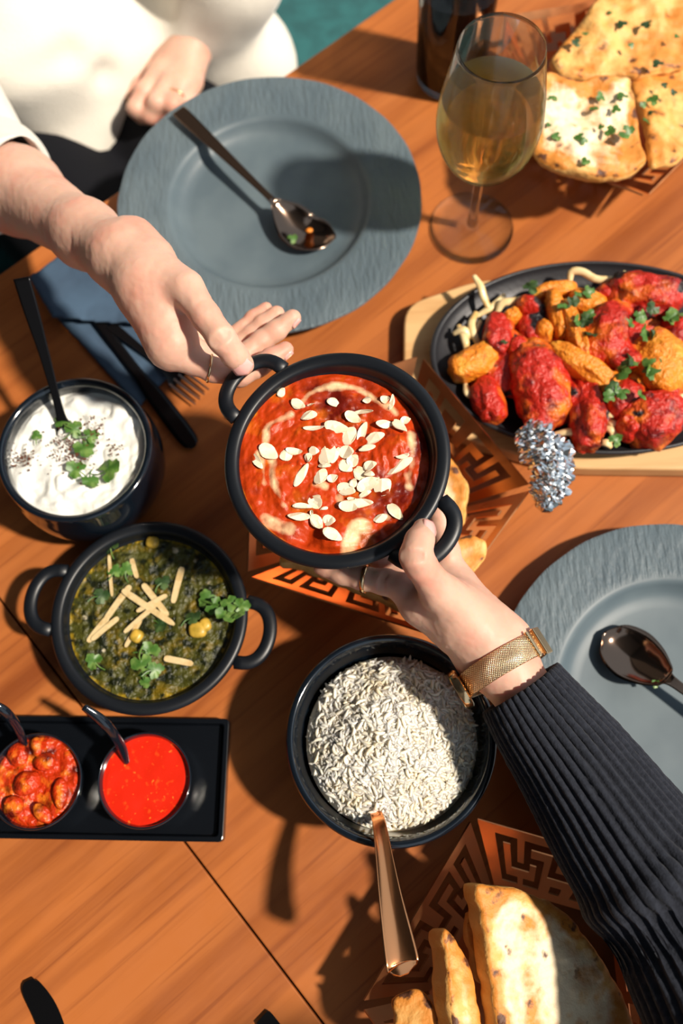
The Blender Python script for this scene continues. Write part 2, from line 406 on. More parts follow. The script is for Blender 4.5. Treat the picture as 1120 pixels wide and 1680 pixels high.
def plate_mat():
    m = mat('slate_plate', (0.10, 0.133, 0.152), 0.48, mix=[((0.075, 0.104, 0.124), 12, .4, .6)], spec=.4)
    nt = m.node_tree; N = nt.nodes; Lk = nt.links; b = N['Principled BSDF']
    tc = N.new('ShaderNodeTexCoord'); ln = N.new('ShaderNodeVectorMath'); ln.operation = 'MULTIPLY'; ln.inputs[1].default_value = (1, 1, 0); Lk.new(tc.outputs['Object'], ln.inputs[0])
    l2 = N.new('ShaderNodeVectorMath'); l2.operation = 'LENGTH'; Lk.new(ln.outputs['Vector'], l2.inputs[0])
    r = N.new('ShaderNodeMapRange'); r.inputs['From Min'].default_value = .101; r.inputs['From Max'].default_value = .106; Lk.new(l2.outputs['Value'], r.inputs['Value'])
    mp = N.new('ShaderNodeMapping'); mp.inputs['Scale'].default_value = (1, .22, 1); mp.inputs['Rotation'].default_value = (0, 0, .25); Lk.new(tc.outputs['Object'], mp.inputs['Vector'])
    n = N.new('ShaderNodeTexNoise'); n.inputs['Scale'].default_value = 260; n.inputs['Detail'].default_value = 4; Lk.new(mp.outputs['Vector'], n.inputs['Vector'])
    bp = N.new('ShaderNodeBump'); bp.inputs['Distance'].default_value = .0022; Lk.new(n.outputs['Fac'], bp.inputs['Height']); Lk.new(r.outputs['Result'], bp.inputs['Strength']); Lk.new(bp.outputs['Normal'], b.inputs['Normal'])
    return m
M['plate'] = plate_mat()

# ------------------------------------------------------------------ the room
def struct(name, VF, m, bevel=0, **k):
    return obj(name, VF, m, kind='structure', smooth=False, bevel=bevel, **k)
struct('floor', box(EN(0, -.3, -T - .05), (4.6, 4.6, .1), RT), M['carpet'])
struct('ceiling', box(EN(-.35, -.1, 4.92), (4.2, 3.8, .1), RT), M['plaster'])
struct('wall_left', box(EN(-2.4, -.3, 2.1), (.1, 4.6, 5.6), RT), M['plaster_dark'])
struct('wall_back', box(EN(-.3, 1.75, 2.1), (4.1, .1, 5.6), RT), M['plaster_dark'])
wf = join(box(EN(-.3, -1.95, -.7), (4.1, .1, .1), RT), box(EN(-.3, -1.95, 4.82), (4.1, .1, .16), RT),
          box(EN(-2.25, -1.95, 2.1), (.2, .1, 5.6), RT))
struct('wall_front', wf, M['plaster'])
wr = join(box(EN(1.7, -.15, -.7), (.1, 3.7, .1), RT), box(EN(1.7, -.15, 4.82), (.1, 3.7, .16), RT),
          box(EN(1.7, 1.6, 2.1), (.1, .2, 5.6), RT))
struct('wall_right', wr, M['plaster'])

# ------------------------------------------------------------------ the table
# the seam runs square to the long edge; its place along the edge:
SEAM = float(W(312, 1388)[:2] @ EV[:2]) * .5 + float(W(525, 1680)[:2] @ EV[:2]) * .5
NE_, NN_ = -.42, .6376           # near and far edges of the table along NV
E0, E1 = -.95, 1.15
def rect(e0, e1, n0, n1): return [tuple(EN(a, b)[:2]) for a, b in ((e0, n0), (e1, n0), (e1, n1), (e0, n1))]
tb = thing('dining_table', 'long brown walnut dining table with a thin seam across its top', 'table', EN(.1, .11, -T))
obj('table_top', prism(rect(SEAM + .0008, E1, NE_, NN_), -.032, 0), M['wood'], tb, smooth=False, bevel=.0012)
obj('table_top', prism(rect(E0, SEAM - .0008, NE_, NN_), -.032, 0), M['wood'], tb, smooth=False, bevel=.0012)
obj('apron', prism(rect(E0 + .1, E1 - .1, NN_ - .2, NN_ - .18), -.1, -.032), M['edge_wood'], tb, smooth=False)
obj('apron', prism(rect(E0 + .1, E1 - .1, NE_ + .18, NE_ + .2), -.1, -.032), M['edge_wood'], tb, smooth=False)
for a in (E0 + .12, E1 - .18):
    for b in (NE_ + .17, NN_ - .23):
        obj('leg', prism(rect(a, a + .06, b, b + .06), -T, -.032), M['black_metal'], tb, smooth=False, bevel=.003)

# teal bench behind the table
bn = thing('upholstered_bench', 'teal velvet bench seat beyond the far table edge', 'bench', EN(.2, 1.1, -T))
sp = round_poly(rect(-1.3, 1.5, .72, 1.45), .05)
obj('seat_cushion', prism(sp, -.42, -.30), M['teal'], bn, bevel=.02)
obj('plinth', prism(rect(-1.28, 1.48, .78, 1.6), -T, -.42), M['edge_wood'], bn, smooth=False)
obj('backrest', prism(round_poly(rect(-1.3, 1.5, 1.45, 1.62), .04), -.42, .15), M['teal'], bn, bevel=.02)

# ------------------------------------------------------------------ plates
PLATE = [(0, .004), (.06, .004), (.064, .0), (.07, .0), (.073, .004), (.085, .008), (.096, .0165), (.102, .019), (.125, .0205), (.1478, .0215), (.1495, .0228), (.149, .0245), (.1465, .0252),
         (.13, .0245), (.108, .0238), (.102, .0236), (.0985, .0225), (.096, .0195), (.0925, .0145), (.087, .0108), (.078, .009), (.05, .0085), (0, .0085)]
def plate(c, label):
    V, Fc = lathe(PLATE, 128); V = V.copy(); r = np.hypot(V[:, 0], V[:, 1]); k = r > .14; a = np.arctan2(V[:, 1], V[:, 0])
    w = 1 + .0035 * np.sin(9 * a + c[0] * 40) * .5 + .003 * np.sin(23 * a) * .5
    V[k, :2] *= w[k, None]
    return obj('dinner_plate', (xf(V, None, (c[0], c[1], 0)), Fc), M['plate'], label=label, cat='plate', origin=(c[0], c[1], 0))
P1 = A([-.0482, .6035, 0]); P2 = A([.2639, .0935, 0])
plate(P1, 'slate grey plate beside the blue napkin with a spoon resting across its rim')
plate(P2, 'slate grey plate next to the dark ribbed sleeve')

def spoon(name, label, pts, widths, dish, th, up, m, n=48, group=None, nu=11):
    return utensil(name, label, 'spoon', blade(pts, widths, dish, th, up, n, nu), m, n, nu, 26, 'bowl', 'handle')
# spoon on the first plate: tip, bowl, neck, handle end over the rim
def lerp3(a, b, t_): return a + (b - a) * t_
tip, bowl, neck, end = W(551, 388, .016), W(497, 378, .02), W(444, 325, .031), W(292, 180, .034)
d_ = nrm(neck - tip)
pts = [tip, tip + (bowl - tip) * .35, bowl, lerp3(bowl, neck, .45), lerp3(bowl, neck, .8), neck, lerp3(neck, end, .3), lerp3(neck, end, .7), lerp3(neck, end, .97), end]
spoon('table_spoon', 'dark bronze spoon with scraps of food lying across the plate by the napkin', pts,
      [.002, .0155, .022, .0175, .008, .0035, .0042, .0065, .0075, .005], [0, .006, .0085, .006, .002, 0, 0, 0, 0, 0], [.0012, .0014, .0014, .0016, .002, .0028, .003, .0028, .0024, .002], (0, 0, 1), M['bronze'])
# spoon on the second plate
tip, bowl, neck, end = W(983, 1048, .018), W(1035, 1072, .0215), W(1103, 1118, .032), W(1340, 1290, .036)
tip = bowl + (bowl - neck) * .72
tip[2] = .0175
pts = [tip, tip + (bowl - tip) * .35, bowl, lerp3(bowl, neck, .45), lerp3(bowl, neck, .8), neck, lerp3(neck, end, .3), lerp3(neck, end, .7), lerp3(neck, end, .97), end]
spoon('table_spoon', 'dark bronze spoon with oily drops on the plate next to the ribbed sleeve', pts,
      [.002, .0175, .0235, .0195, .011, .0045, .0045, .0065, .0075, .005], [0, .006, .009, .0065, .003, 0, 0, 0, 0, 0], [.0012, .0014, .0014, .0016, .002, .0028, .003, .0028, .0024, .002], (0, 0, 1), M['bronze'])

# ------------------------------------------------------------------ wine glass
gx, gy = .149, .5695
outer = smoothprof([(.0412, .0006), (.0405, .0022), (.03, .0038), (.012, .0065), (.0055, .012), (.0042, .03), (.0042, .06), (.0055, .078), (.014, .088), (.029, .103), (.0405, .124), (.0452, .150), (.0432, .178), (.0385, .208), (.0342, .233)], 60)
inner = smoothprof([(.0334, .2332), (.0376, .208), (.0423, .178), (.0443, .150), (.0396, .1245), (.0281, .1042), (.013, .0905), (0.0, .087)], 40)
V, Fc = lathe([(0, .0004), (.03, .0004)] + [tuple(p) for p in outer] + [(.0338, .2338)] + [(max(p[0], 0), p[1]) for p in inner], 72)
wg = thing('wine_glass', 'stemmed glass of white wine standing between the plate and the bread basket', 'glass', (gx, gy, 0))
gs = split((xf(V, None, (gx, gy, .0002)), Fc), lambda k, c: 'foot' if c[2] < .0075 else 'stem' if c[2] < .0862 and math.hypot(c[0] - gx, c[1] - gy) < .012 else 'bowl')
for k_ in ('bowl', 'stem', 'foot'): obj(k_, gs[k_], M['glass'], wg, smooth='full')
wl = .181; wp = [(max(r - .0003, 0), z + .0003) for r, z in inner[::-1] if z < wl]
V, Fc = lathe(wp + [(np.interp(wl, inner[::-1, 1], inner[::-1, 0]) - .0003, wl), (0, wl - .0002)], 72)
obj('wine', (xf(V, None, (gx, gy, .0002)), Fc), M['wine'], label='pale golden white wine filling the tall stemmed glass', cat='wine', smooth='full', origin=(gx, gy, .087))

# tumbler of dark drink
cx, cy = .147, .757
V, Fc = lathe([(0, .001), (.031, .001), (.0345, .004), (.0355, .012), (.0375, .09), (.040, .185), (.0388, .186), (.0365, .09), (.034, .016), (.03, .011), (0, .010)], 64)
tg_ = thing('tumbler', 'tall clear tumbler of dark drink behind the wine glass', 'glass', (cx, cy, 0))
obj('glass', (xf(V, None, (cx, cy, 0)), Fc), M['glass'], tg_)
V, Fc = lathe([(0, .0112), (.0298, .0112), (.0337, .0163), (.0362, .09), (.0371, .118), (0, .118)], 64)
obj('drink', (xf(V, None, (cx, cy, 0)), Fc), M['cola'], label='nearly black drink inside the tall tumbler', cat='drink', origin=(cx, cy, .0112))

# ------------------------------------------------------------------ pentagonal copper baskets
FRET = ['########################',
        '##...#.....##.....#...##',
        '##.#.#.###.##.###.#.#.##',
        '##.#.#...#.##.#...#.#.##',
        '##.#...#.#....#.#...#.##',
        '##.#####.######.#####.##',
        '##...#...##..##...#...##',
        '########################'][::-1]
def fret_panel(bl, br, tl, tr, th=.0014):
    nr, nc = len(FRET), len(FRET[0]); bl, br, tl, tr = [A(p) for p in (bl, br, tl, tr)]; n = nrm(np.cross(br - bl, tl - bl))
    xs = np.linspace(0, 1, nc + 1); ys = np.linspace(0, 1, nr + 1); ys = ys
    def P(i, j): a, b = xs[i], ys[j]; return (bl * (1 - a) + br * a) * (1 - b) + (tl * (1 - a) + tr * a) * b
    V = [P(i, j) + n * th / 2 for j in range(nr + 1) for i in range(nc + 1)]; V += [P(i, j) - n * th / 2 for j in range(nr + 1) for i in range(nc + 1)]
    o_ = (nr + 1) * (nc + 1); I = lambda i, j: j * (nc + 1) + i; Fc = []
    S = lambda i, j: 0 <= i < nc and 0 <= j < nr and FRET[j][i] == '#'
    for j in range(nr):
        for i in range(nc):
            if not S(i, j): continue
            a, b, c, d = I(i, j), I(i + 1, j), I(i + 1, j + 1), I(i, j + 1); Fc += [(a, b, c, d), (d + o_, c + o_, b + o_, a + o_)]
            for di, dj, p, q in ((0, -1, a, b), (1, 0, b, c), (0, 1, c, d), (-1, 0, d, a)):
                if not S(i + di, j + dj): Fc.append((q, p, p + o_, q + o_))
    return A(V), Fc
def basket(c, ang, label, Rt=.132, Rb=.080, ht=.05):
    b = thing('bread_basket', label, 'basket', (c[0], c[1], 0))
    t_ = [A([c[0] + Rt * math.cos(ang + k * 2 * math.pi / 5), c[1] + Rt * math.sin(ang + k * 2 * math.pi / 5), ht]) for k in range(5)]
    f = [A([c[0] + Rb * math.cos(ang + k * 2 * math.pi / 5), c[1] + Rb * math.sin(ang + k * 2 * math.pi / 5), .0018]) for k in range(5)]
    obj('base', prism([tuple(p[:2]) for p in f], .0, .0022), M['copper'], b, smooth=False)
    for k in range(5):
        j = (k + 1) % 5; g = .02; tl, tr = lerp3(t_[k], t_[j], .025), lerp3(t_[j], t_[k], .025); bl, br = lerp3(f[k], f[j], g), lerp3(f[j], f[k], g)
        obj('side_panel', fret_panel(bl, br, tl, tr), M['copper'], b, smooth=False)
    return b
def circum(pts):
    q = A([p[:2] for p in pts]); s = np.linalg.lstsq(np.c_[2 * q, np.ones(len(q))], (q ** 2).sum(1), rcond=None)[0]; return s[:2]
mv = [W(690, 585, .05), W(873, 805, .05), W(700, 1037, .05), W(405, 945, .05)]
MC = circum(mv); basket(MC, math.atan2(mv[0][1] - MC[1], mv[0][0] - MC[0]), 'pentagonal copper fretwork bread basket on the table beneath the held curry pan')
BC = A([.1196, -.1138]); basket(BC, math.atan2(.0129 - BC[1], .0825 - BC[0]), 'pentagonal copper fretwork bread basket below the rice bowl under the dark sleeve')
UC = A([.2926, .687]); basket(UC, math.atan2(.5563 - UC[1], .3078 - UC[0]), 'pentagonal copper fretwork bread basket behind the wine glass')

# ------------------------------------------------------------------ bowls and pans
def bowl_thing(name, label, cat, c, prof, m, n=96):
    V, Fc = lathe(smoothprof(prof, 70), n); V[:, 2] = np.maximum(V[:, 2], 0)
    return obj(name, (xf(V, None, (c[0], c[1], 0)), Fc), m, label=label, cat=cat, origin=(c[0], c[1], 0), smooth='full')
RC = A([.0247, .0738]); 
bowl_thing('serving_bowl', 'glossy black round bowl heaped with white rice', 'bowl', RC,
           [(0, .003), (.032, .003), (.036, 0), (.04, 0), (.045, .006), (.062, .028), (.0735, .055), (.0785, .073), (.0795, .0765), (.078, .079), (.0745, .079), (.0715, .074), (.067, .056), (.056, .03), (.038, .012), (0, .008)], M['glaze'])
AC = A([-.2188, .329])
bowl_thing('serving_bowl', 'black glazed deep bowl of white raita with a black spoon', 'bowl', AC,
           [(0, .003), (.036, .003), (.04, 0), (.046, 0), (.056, .008), (.0665, .03), (.0685, .05), (.0665, .068), (.0655, .077), (.0645, .080), (.0615, .0805), (.0585, .077), (.0585, .066), (.06, .05), (.057, .028), (.04, .01), (0, .007)], M['glaze'])

PANP = [(0, 0), (.05, 0), (.054, .002), (.062, .02), (.0665, .034), (.0705, .0405), (.0785, .0415), (.0812, .0440), (.0812, .0465), (.0785, .0485), (.0735, .0482), (.0712, .046), (.0695, .040), (.064, .025), (.0545, .012), (.045, .009), (0, .0085)]
PANI = A([(.0, .0085), (.045, .009), (.0545, .012), (.064, .025), (.0695, .040), (.0712, .046)])
def pan(label, c, R, hang, name='serving_pan'):
    """c = centre of the underside; handles in the rim plane at local angle hang"""
    p = thing(name, label, 'pan', c)
    V, Fc = lathe(cr(PANP, 90), 112); obj('pan_body', (xf(V, R, c), Fc), M['pan'], p, smooth='full')
    for k in (0, math.pi):
        a = hang + k; ca, sa = math.cos(a), math.sin(a)
        pth = []
        for s in np.linspace(-1, 1, 25):
            u = s * math.pi / 2; rr = .0775 + .0235 * max(math.cos(u), 0) ** .62; tt = .0255 * math.sin(u) * (1 - .06 * math.cos(u))
            pth.append((rr * ca - tt * sa, rr * sa + tt * ca, .0445))
        V, Fc = tube(pth, .0057, 14, flat=.62); obj('handle', (xf(V, R, c), Fc), M['pan'], p, smooth='full')
    return p
# spinach pan on the table, rim centre measured at the rim plane
SC = A([-.1642, .1894, 0.0]); SR = rotz(0)
pan('matte black two-handled pan of spinach curry standing on the table', SC, SR, math.radians(166))
# curry pan held in the air, tilted a little to the left
HN = nrm(A([-math.sin(math.radians(6)), -math.sin(math.radians(2.5)), 1.0])); HR = frame(HN, (1, 0, 0))
RIMC = A([-.0013, .2617, .185]); HC = RIMC - HN * .0485
pan('matte black two-handled pan of red curry held up by two hands', HC, HR, math.radians(133))
HAXX, HAXY = HR[:, 0], HR[:, 1]

# ------------------------------------------------------------------ tray and dips
TA = math.radians(-4.9); TRR = rotz(TA)
tc_ = (W(370, 1180, .012) + W(372, 1381, .012)) / 2; TRC = tc_ - TRR @ A([.155, 0, 0]); TRC[2] = 0
def trayprof():
    L_, B_ = .155, .0485; out = round_poly([(-L_, -B_), (L_, -B_), (L_, B_), (-L_, B_)], .004, 3); inn = round_poly([(-L_ + .004, -B_ + .004), (L_ - .004, -B_ + .004), (L_ - .004, B_ - .004), (-L_ + .004, B_ - .004)], .003, 3)
    n = len(out); V = [(x, y, 0) for x, y in out] + [(x, y, .013) for x, y in out] + [(x, y, .013) for x, y in inn] + [(x * .985, y * .97, .006) for x, y in inn]; Fc = [tuple(range(n - 1, -1, -1)), tuple(range(3 * n, 4 * n))]
    for l in range(3):
        for i in range(n): j = (i + 1) % n; Fc.append((l * n + i, l * n + j, (l + 1) * n + j, (l + 1) * n + i))
    return xf(A(V, float), TRR, TRC), Fc
obj('serving_tray', trayprof(), M['tray'], label='narrow black rectangular tray carrying two small dip cups', cat='tray', smooth=False, bevel=.001)
CUPP = [(0, .0065), (.022, .0065), (.027, .008), (.034, .02), (.0366, .033), (.0373, .0362), (.0366, .0375), (.0355, .0368), (.0345, .033), (.0322, .0215), (.026, .0115), (0, .010)]
def cup(c, label):
    V, Fc = lathe(cr(CUPP, 50), 72); obj('dip_cup', (xf(V, None, (c[0], c[1], 0)), Fc), M['glaze'], label=label, cat='cup', origin=(c[0], c[1], .0065), smooth='full')
C1 = A([-.1707, .0592]); C2 = A([-.2572, .0645])
cup(C1, 'small black cup of smooth red sauce on the tray'); cup(C2, 'small black cup of chunky red pickle on the tray')
def stick_spoon(label, a, b, c, d):
    pts = [a, b, c, d]
    o = obj('dip_spoon', tube(pts, [.0026, .0042, .0046, .003], 12, 30, flat=.7), M['glaze'], label=label, cat='spoon', smooth='full')
stick_spoon('short black spoon standing in the smooth red sauce', W(208, 1252, .03), W(197, 1222, .045), W(170, 1185, .07), W(138, 1160, .082))
stick_spoon('short black curved spoon standing in the chunky red pickle', W(42, 1224, .03), W(27, 1192, .05), W(5, 1165, .07), W(-25, 1150, .078))

# ------------------------------------------------------------------ serving spoons
a, b, c, d = W(612, 1325, .07), W(622, 1352, .087), W(640, 1470, .112), W(658, 1570, .123)
pts = [W(590, 1270, .05), W(604, 1305, .062), a, b, c, d, W(661, 1588, .119), W(663, 1600, .111)]
utensil('rice_spoon', 'polished copper serving spoon with its bowl buried in the rice', 'spoon', blade(pts, [.018, .012, .0048, .0050, .0082, .0112, .0100, .003], [.004, .002, .0004, .0008, .0026, .0034, .002, 0], [.0015, .002, .003, .0032, .0032, .003, .003, .002], (.12, -.12, 1), 60, 13), M['copper_spoon'], 60, 13, 14, 'bowl', 'handle')
a, b, c = W(97, 672, .078), W(75, 590, .105), W(35, 456, .15)
pts = [W(118, 735, .055), W(105, 700, .068), a, b, lerp3(b, c, .6), c]
utensil('raita_spoon', 'black long-handled spoon leaning out of the raita bowl', 'spoon', blade(pts, [.014, .007, .0036, .0042, .0062, .0068], [.002, 0, 0, 0, 0, 0], [.0015, .002, .0026, .0026, .0024, .0022], (0, -.2, 1), 40, 9), M['gunmetal'], 40, 9, 10, 'bowl', 'handle')

# ------------------------------------------------------------------ napkin with cutlery
def cloth(poly, z, th, amp, seed, res=.006):
    """flat folded cloth: polygon filled with a grid and a slightly wavy top"""
    poly = A([p[:2] for p in poly]); lo, hi = poly.min(0), poly.max(0); F_ = Field((lo[0] - .01, lo[1] - .01, z - .012), (hi[0] + .01, hi[1] + .01, z + th + .02), .0025)
    X, Y, Z = np.meshgrid(*F_.ax, indexing='ij'); P = np.stack([X[:, :, 0].ravel(), Y[:, :, 0].ravel()], 1); D = poly_sd(poly, P).reshape(X.shape[:2])
    wv = amp * fbm(np.c_[P, np.zeros(len(P))], 28, seed, 2).reshape(D.shape)
    c = np.abs(Z - (z + th / 2 + np.maximum(wv, -amp * .3)[:, :, None])) - th / 2 + .001
    F_.F = (np.sqrt(np.maximum(D[:, :, None] + .001, 0) ** 2 + np.maximum(c, 0) ** 2) + np.minimum(np.maximum(D[:, :, None] + .001, c), 0) - .001).astype(np.float32)
    return F_.mesh()
def poly_sd(poly, P):
    poly = A(poly, float); d = np.full(len(P), 1e9); s = np.ones(len(P)); n = len(poly)
    for i in range(n):
        a, b = poly[i], poly[i - 1]; e_ = b - a; w = P - a; t_ = np.clip((w @ e_) / (e_ @ e_), 0, 1); q = w - t_[:, None] * e_
        d = np.minimum(d, (q ** 2).sum(1)); c1 = P[:, 1] >= a[1]; c2 = P[:, 1] < b[1]; c3 = e_[0] * w[:, 1] > e_[1] * w[:, 0]
        f = (c1 & c2 & c3) | (~c1 & ~c2 & ~c3); s[f] *= -1
    return s * np.sqrt(d)
nk = thing('napkin', 'folded dusty blue cloth napkin under the reaching hand', 'napkin', (*W(170, 520)[:2], 0))
V, Fc = cloth([W(*p) for p in ((84, 512), (229, 671), (243, 653), (300, 600), (292, 520), (200, 455))], .0, .004, .001, 3); obj('lower_layer', (V, Fc), M['napkin'], nk, smooth='full')
V, Fc = cloth([W(*p, .010) for p in ((49, 459), (110, 412), (220, 440), (310, 500), (292, 540), (240, 537), (88, 526))], .0122, .0032, .002, 9); obj('upper_fold', (V, Fc), M['napkin'], nk, smooth='full')
k0, k1 = W(175, 545, .0096), W(318, 733, .0042)
ux = nrm(k1 - k0)
utensil('table_knife', 'black table knife tucked into the blue napkin', 'knife', blade([k0 - ux * .045, k0, lerp3(k0, k1, .35), lerp3(k0, k1, .6), lerp3(k0, k1, .93), k1], [.0045, .005, .0052, .0085, .0085, .003], [0] * 6, [.003, .003, .0028, .0022, .002, .0014], (0, 0, 1), 40, 5), M['gunmetal'], 40, 5, 18, 'handle', 'blade')
f0, f1 = W(200, 548, .0100), W(332, 652, .0065)
fk = thing('table_fork', 'thin-tined fork tucked into the blue napkin', 'fork', tuple(f0)); ux = nrm(f1 - f0); sd = nrm(np.cross((0, 0, 1.), ux)); fl = np.linalg.norm(f1 - f0)
nb = f1 - ux * .036
obj('handle', blade([f0 - ux * .015, f0, lerp3(f0, nb, .6), nb - ux * .006, nb + ux * .004, nb + ux * .007], [.005, .0045, .003, .006, .0115, .0112], [0, 0, 0, .001, .0015, .0015], [.0025] * 6, (0, 0, 1), 36, 7), M['gunmetal'], fk)
for s in (-1.5, -.5, .5, 1.5):
    q = nb + sd * s * .0063
    obj('tine', tube([q + ux * .003, q + ux * .018 + A([0, 0, -.0005]), q + ux * .036 + A([0, 0, .001])], [.0016, .0015, .0008], 6, 8, flat=.6), M['steel'], fk)
# cutlery at the lower edge
q = W(58, 1612, .004); q2 = W(120, 1790, .004)
obj('table_knife', blade([W(47, 1608, .004), W(52, 1622, .004), lerp3(q, q2, .3), lerp3(q, q2, .7), q2], [.0035, .0075, .0095, .009, .006], [0] * 5, [.0025] * 5, (0, 0, 1), 30, 5), M['gunmetal'], label='black knife lying alone on bare wood below the dip tray', cat='knife')
obj('table_fork', blade([W(430, 1668, .004), W(440, 1680, .004), W(490, 1745, .004), W(560, 1840, .006)], [.006, .0068, .006, .004], [0] * 4, [.003] * 4, (0, 0, 1), 24, 5), M['gunmetal'], label='black cutlery handle end on the wood beside the table seam', cat='cutlery')

# ------------------------------------------------------------------ sizzler board and platter
bp_ = [(.0734, .4773), (.146, .4985), (.36, .488), (.425, .455), (.425, .345), (.36, .287), (.2023, .301), (.115, .335), (.0655, .40)]
obj('serving_board', prism(round_poly(bp_, .02), .002, .020), M['board'], label='pale beech board under the sizzling platter', cat='board', bevel=.002)
ZC = A([.243, .400, 0]); ZR = rotz(math.radians(-5))
V, Fc = lathe(cr([(0, .021), (.7, .021), (.82, .024), (.95, .034), (1.0, .0385), (1.0, .0415), (.975, .042), (.94, .037), (.83, .029), (.7, .0265), (0, .026)], 50), 96)
V[:, 0] *= .153; V[:, 1] *= .0965; obj('sizzler_platter', (xf(V, ZR, ZC), Fc), M['iron'], label='oval cast iron platter of tandoori chicken on the beech board', cat='platter', smooth='full', origin=(ZC[0], ZC[1], .02))


# ------------------------------------------------------------------ hands and people
def J(x, y, z, r): return (*W(x, y, z), r)
def hand_field(lo, hi, res, palm, fingers, creases=(), kp=.007, kf=.0012):
    base = Field(lo, hi, res)
    for a, b, k in palm: base.cone(a[:3], b[:3], a[3], b[3], k)
    out = base.F.copy(); first = True; tot = None
    for ch in fingers:
        f = Field(lo, hi, res); f.chain(ch, .0035)
        g = f.F; h = np.maximum(kp - np.abs(base.F - g), 0) / kp; d = np.minimum(base.F, g) - h * h * kp / 4
        if tot is None: tot = d
        else:
            h = np.maximum(kf - np.abs(tot - d), 0) / kf; tot = np.minimum(tot, d) - h * h * kf / 4
    base.F = tot
    for a, b, r in creases: base.cone(a, b, r, r, .002, sub=True)
    return base
def skin_detail(V, Q, amp=.00025):
    N_ = vnormals(V, Q); return V + N_ * (amp * fbm(V, 180, 1.0, 3))[:, None]
def nail(c, along, up, w, l, curve=.36, th=.0012, drop=.2):
    """curved nail plate: base centre c, running along the finger, facing up"""
    Fm = frame(up, along); ax, sy, nz = Fm[:, 0], Fm[:, 1], Fm[:, 2]; nu, nv = 9, 8; V = []; Fc = []
    for layer in (0, 1):
        for j in range(nv):
            v = j / (nv - 1); ww = w * (.86 + .14 * math.sin(min(v * 1.6, 1.2))) * (math.sqrt(max(1 - max((v - .72) / .28, 0) ** 2 * .8, 0)) if v > .72 else math.sqrt(max(1 - (1 - v / .3) ** 2 * .45, 0)) if v < .3 else 1)
            for i in range(nu):
                u = -1 + 2 * i / (nu - 1)
                V.append(c + ax * l * v + sy * ww * u - nz * (w * curve * u * u + l * drop * (.35 * v + .65 * v * v) + layer * th))
    n = nu * nv
    for j in range(nv - 1):
        for i in range(nu - 1):
            a = j * nu + i; Fc += [(a, a + 1, a + nu + 1, a + nu), (n + a + nu, n + a + nu + 1, n + a + 1, n + a)]
    bd = [i for i in range(nu)] + [j * nu + nu - 1 for j in range(1, nv)] + [(nv - 1) * nu + i for i in range(nu - 2, -1, -1)] + [j * nu for j in range(nv - 2, 0, -1)]
    for a, b in zip(bd, bd[1:] + bd[:1]): Fc.append((b, a, n + a, n + b))
    return A(V), Fc
def band(c, axis, xdir, rx, ry, width, th, n=48, seg=3):
    """flat band (ring, strap) around axis"""
    Fm = frame(axis, xdir); V = []; Fc = []; sec = [(-width / 2, 0), (-width / 2 * .9, th), (width / 2 * .9, th), (width / 2, 0), (width / 2 * .9, -.0002), (-width / 2 * .9, -.0002)]; m = len(sec)
    for i in range(n):
        a = 2 * math.pi * i / n
        for z, r in sec: V.append(c + Fm[:, 0] * (rx + r) * math.cos(a) + Fm[:, 1] * (ry + r) * math.sin(a) + Fm[:, 2] * z)
    for i in range(n):
        for k in range(m):
            j = (i + 1) % n; Fc.append((i * m + k, j * m + k, j * m + (k + 1) % m, i * m + (k + 1) % m))
    return A(V), Fc

# ---- person in the white sweater: right arm reaching in, holding the pan handle
elA, wrA = W(-40, 268, .055), W(198, 421, .185)
fing = {
 'thumb':  [J(250, 462, .200, .013), J(306, 474, .2125, .0128), J(338, 520, .2135, .0104), J(364, 556, .2125, .0103), J(386, 584, .2005, .0094), J(398, 598, .1935, .0082)],
 'index':  [J(282, 574, .180, .0112), J(315, 592, .176, .0100), J(350, 607, .172, .0092), J(393, 615, .1660, .0090), J(424, 601, .1645, .0080), J(446, 587, .1645, .0076), J(468, 574, .1645, .0064)],
 'middle': [J(292, 562, .163, .0105), J(345, 585, .153, .0094), J(396, 586, .147, .0090), J(428, 560, .149, .0083), J(452, 543, .152, .0080), J(480, 521, .156, .0066)],
 'ring':   [J(295, 548, .148, .010), J(345, 568, .139, .0090), J(388, 569, .134, .0086), J(414, 549, .137, .0080), J(432, 532, .140, .0076), J(454, 514, .144, .0063)],
 'pinky':  [J(292, 530, .137, .0092), J(330, 552, .134, .008), J(368, 560, .133, .0074), J(398, 540, .135, .0067), J(416, 522, .137, .0064), J(436, 506, .140, .0052)]}
palm = [((*wrA, .0205), J(240, 472, .192, .021), .012), (J(240, 472, .192, .021), J(282, 574, .180, .0115), .012), (J(200, 421, .180, .019), J(290, 556, .163, .0115), .012), (J(205, 425, .172, .017), J(294, 542, .149, .011), .012),
        (J(210, 430, .165, .014), J(291, 526, .137, .0095), .012), (J(215, 420, .192, .017), J(292, 465, .207, .0135), .014), (J(282, 574, .180, .0113), J(292, 530, .140, .0095), .012), (J(262, 480, .200, .0150), J(296, 556, .186, .0110), .016), (J(236, 462, .197, .0175), J(272, 560, .187, .0125), .016),
        ((*elA, .037), (*lerp3(elA, wrA, .35), .0345), .02), ((*lerp3(elA, wrA, .35), .0345), (*lerp3(elA, wrA, .8), .0235), .02), ((*lerp3(elA, wrA, .8), .0235), (*wrA, .0205), .02),
        (J(222, 388, .192, .013), J(255, 420, .196, .012), .012)]
def crease(c, axis, r, up, half, off, rad=.0007):
    ax = nrm(axis); u = nrm(A(up, float) - ax * np.dot(up, ax)); s = np.cross(ax, u); m = A(c, float) + ax * off; out = []
    for a0, a1 in ((-half, -half / 2), (-half / 2, 0), (0, half / 2), (half / 2, half)):
        q = [m + r * (s * math.sin(a) + u * math.cos(a)) + ax * .0006 * math.cos(a * 3) for a in (a0, a1)]; out.append((q[0], q[1], rad))
    return out
tj = [A(q[:3]) for q in fing['thumb']]; cup_ = CP - tj[3]
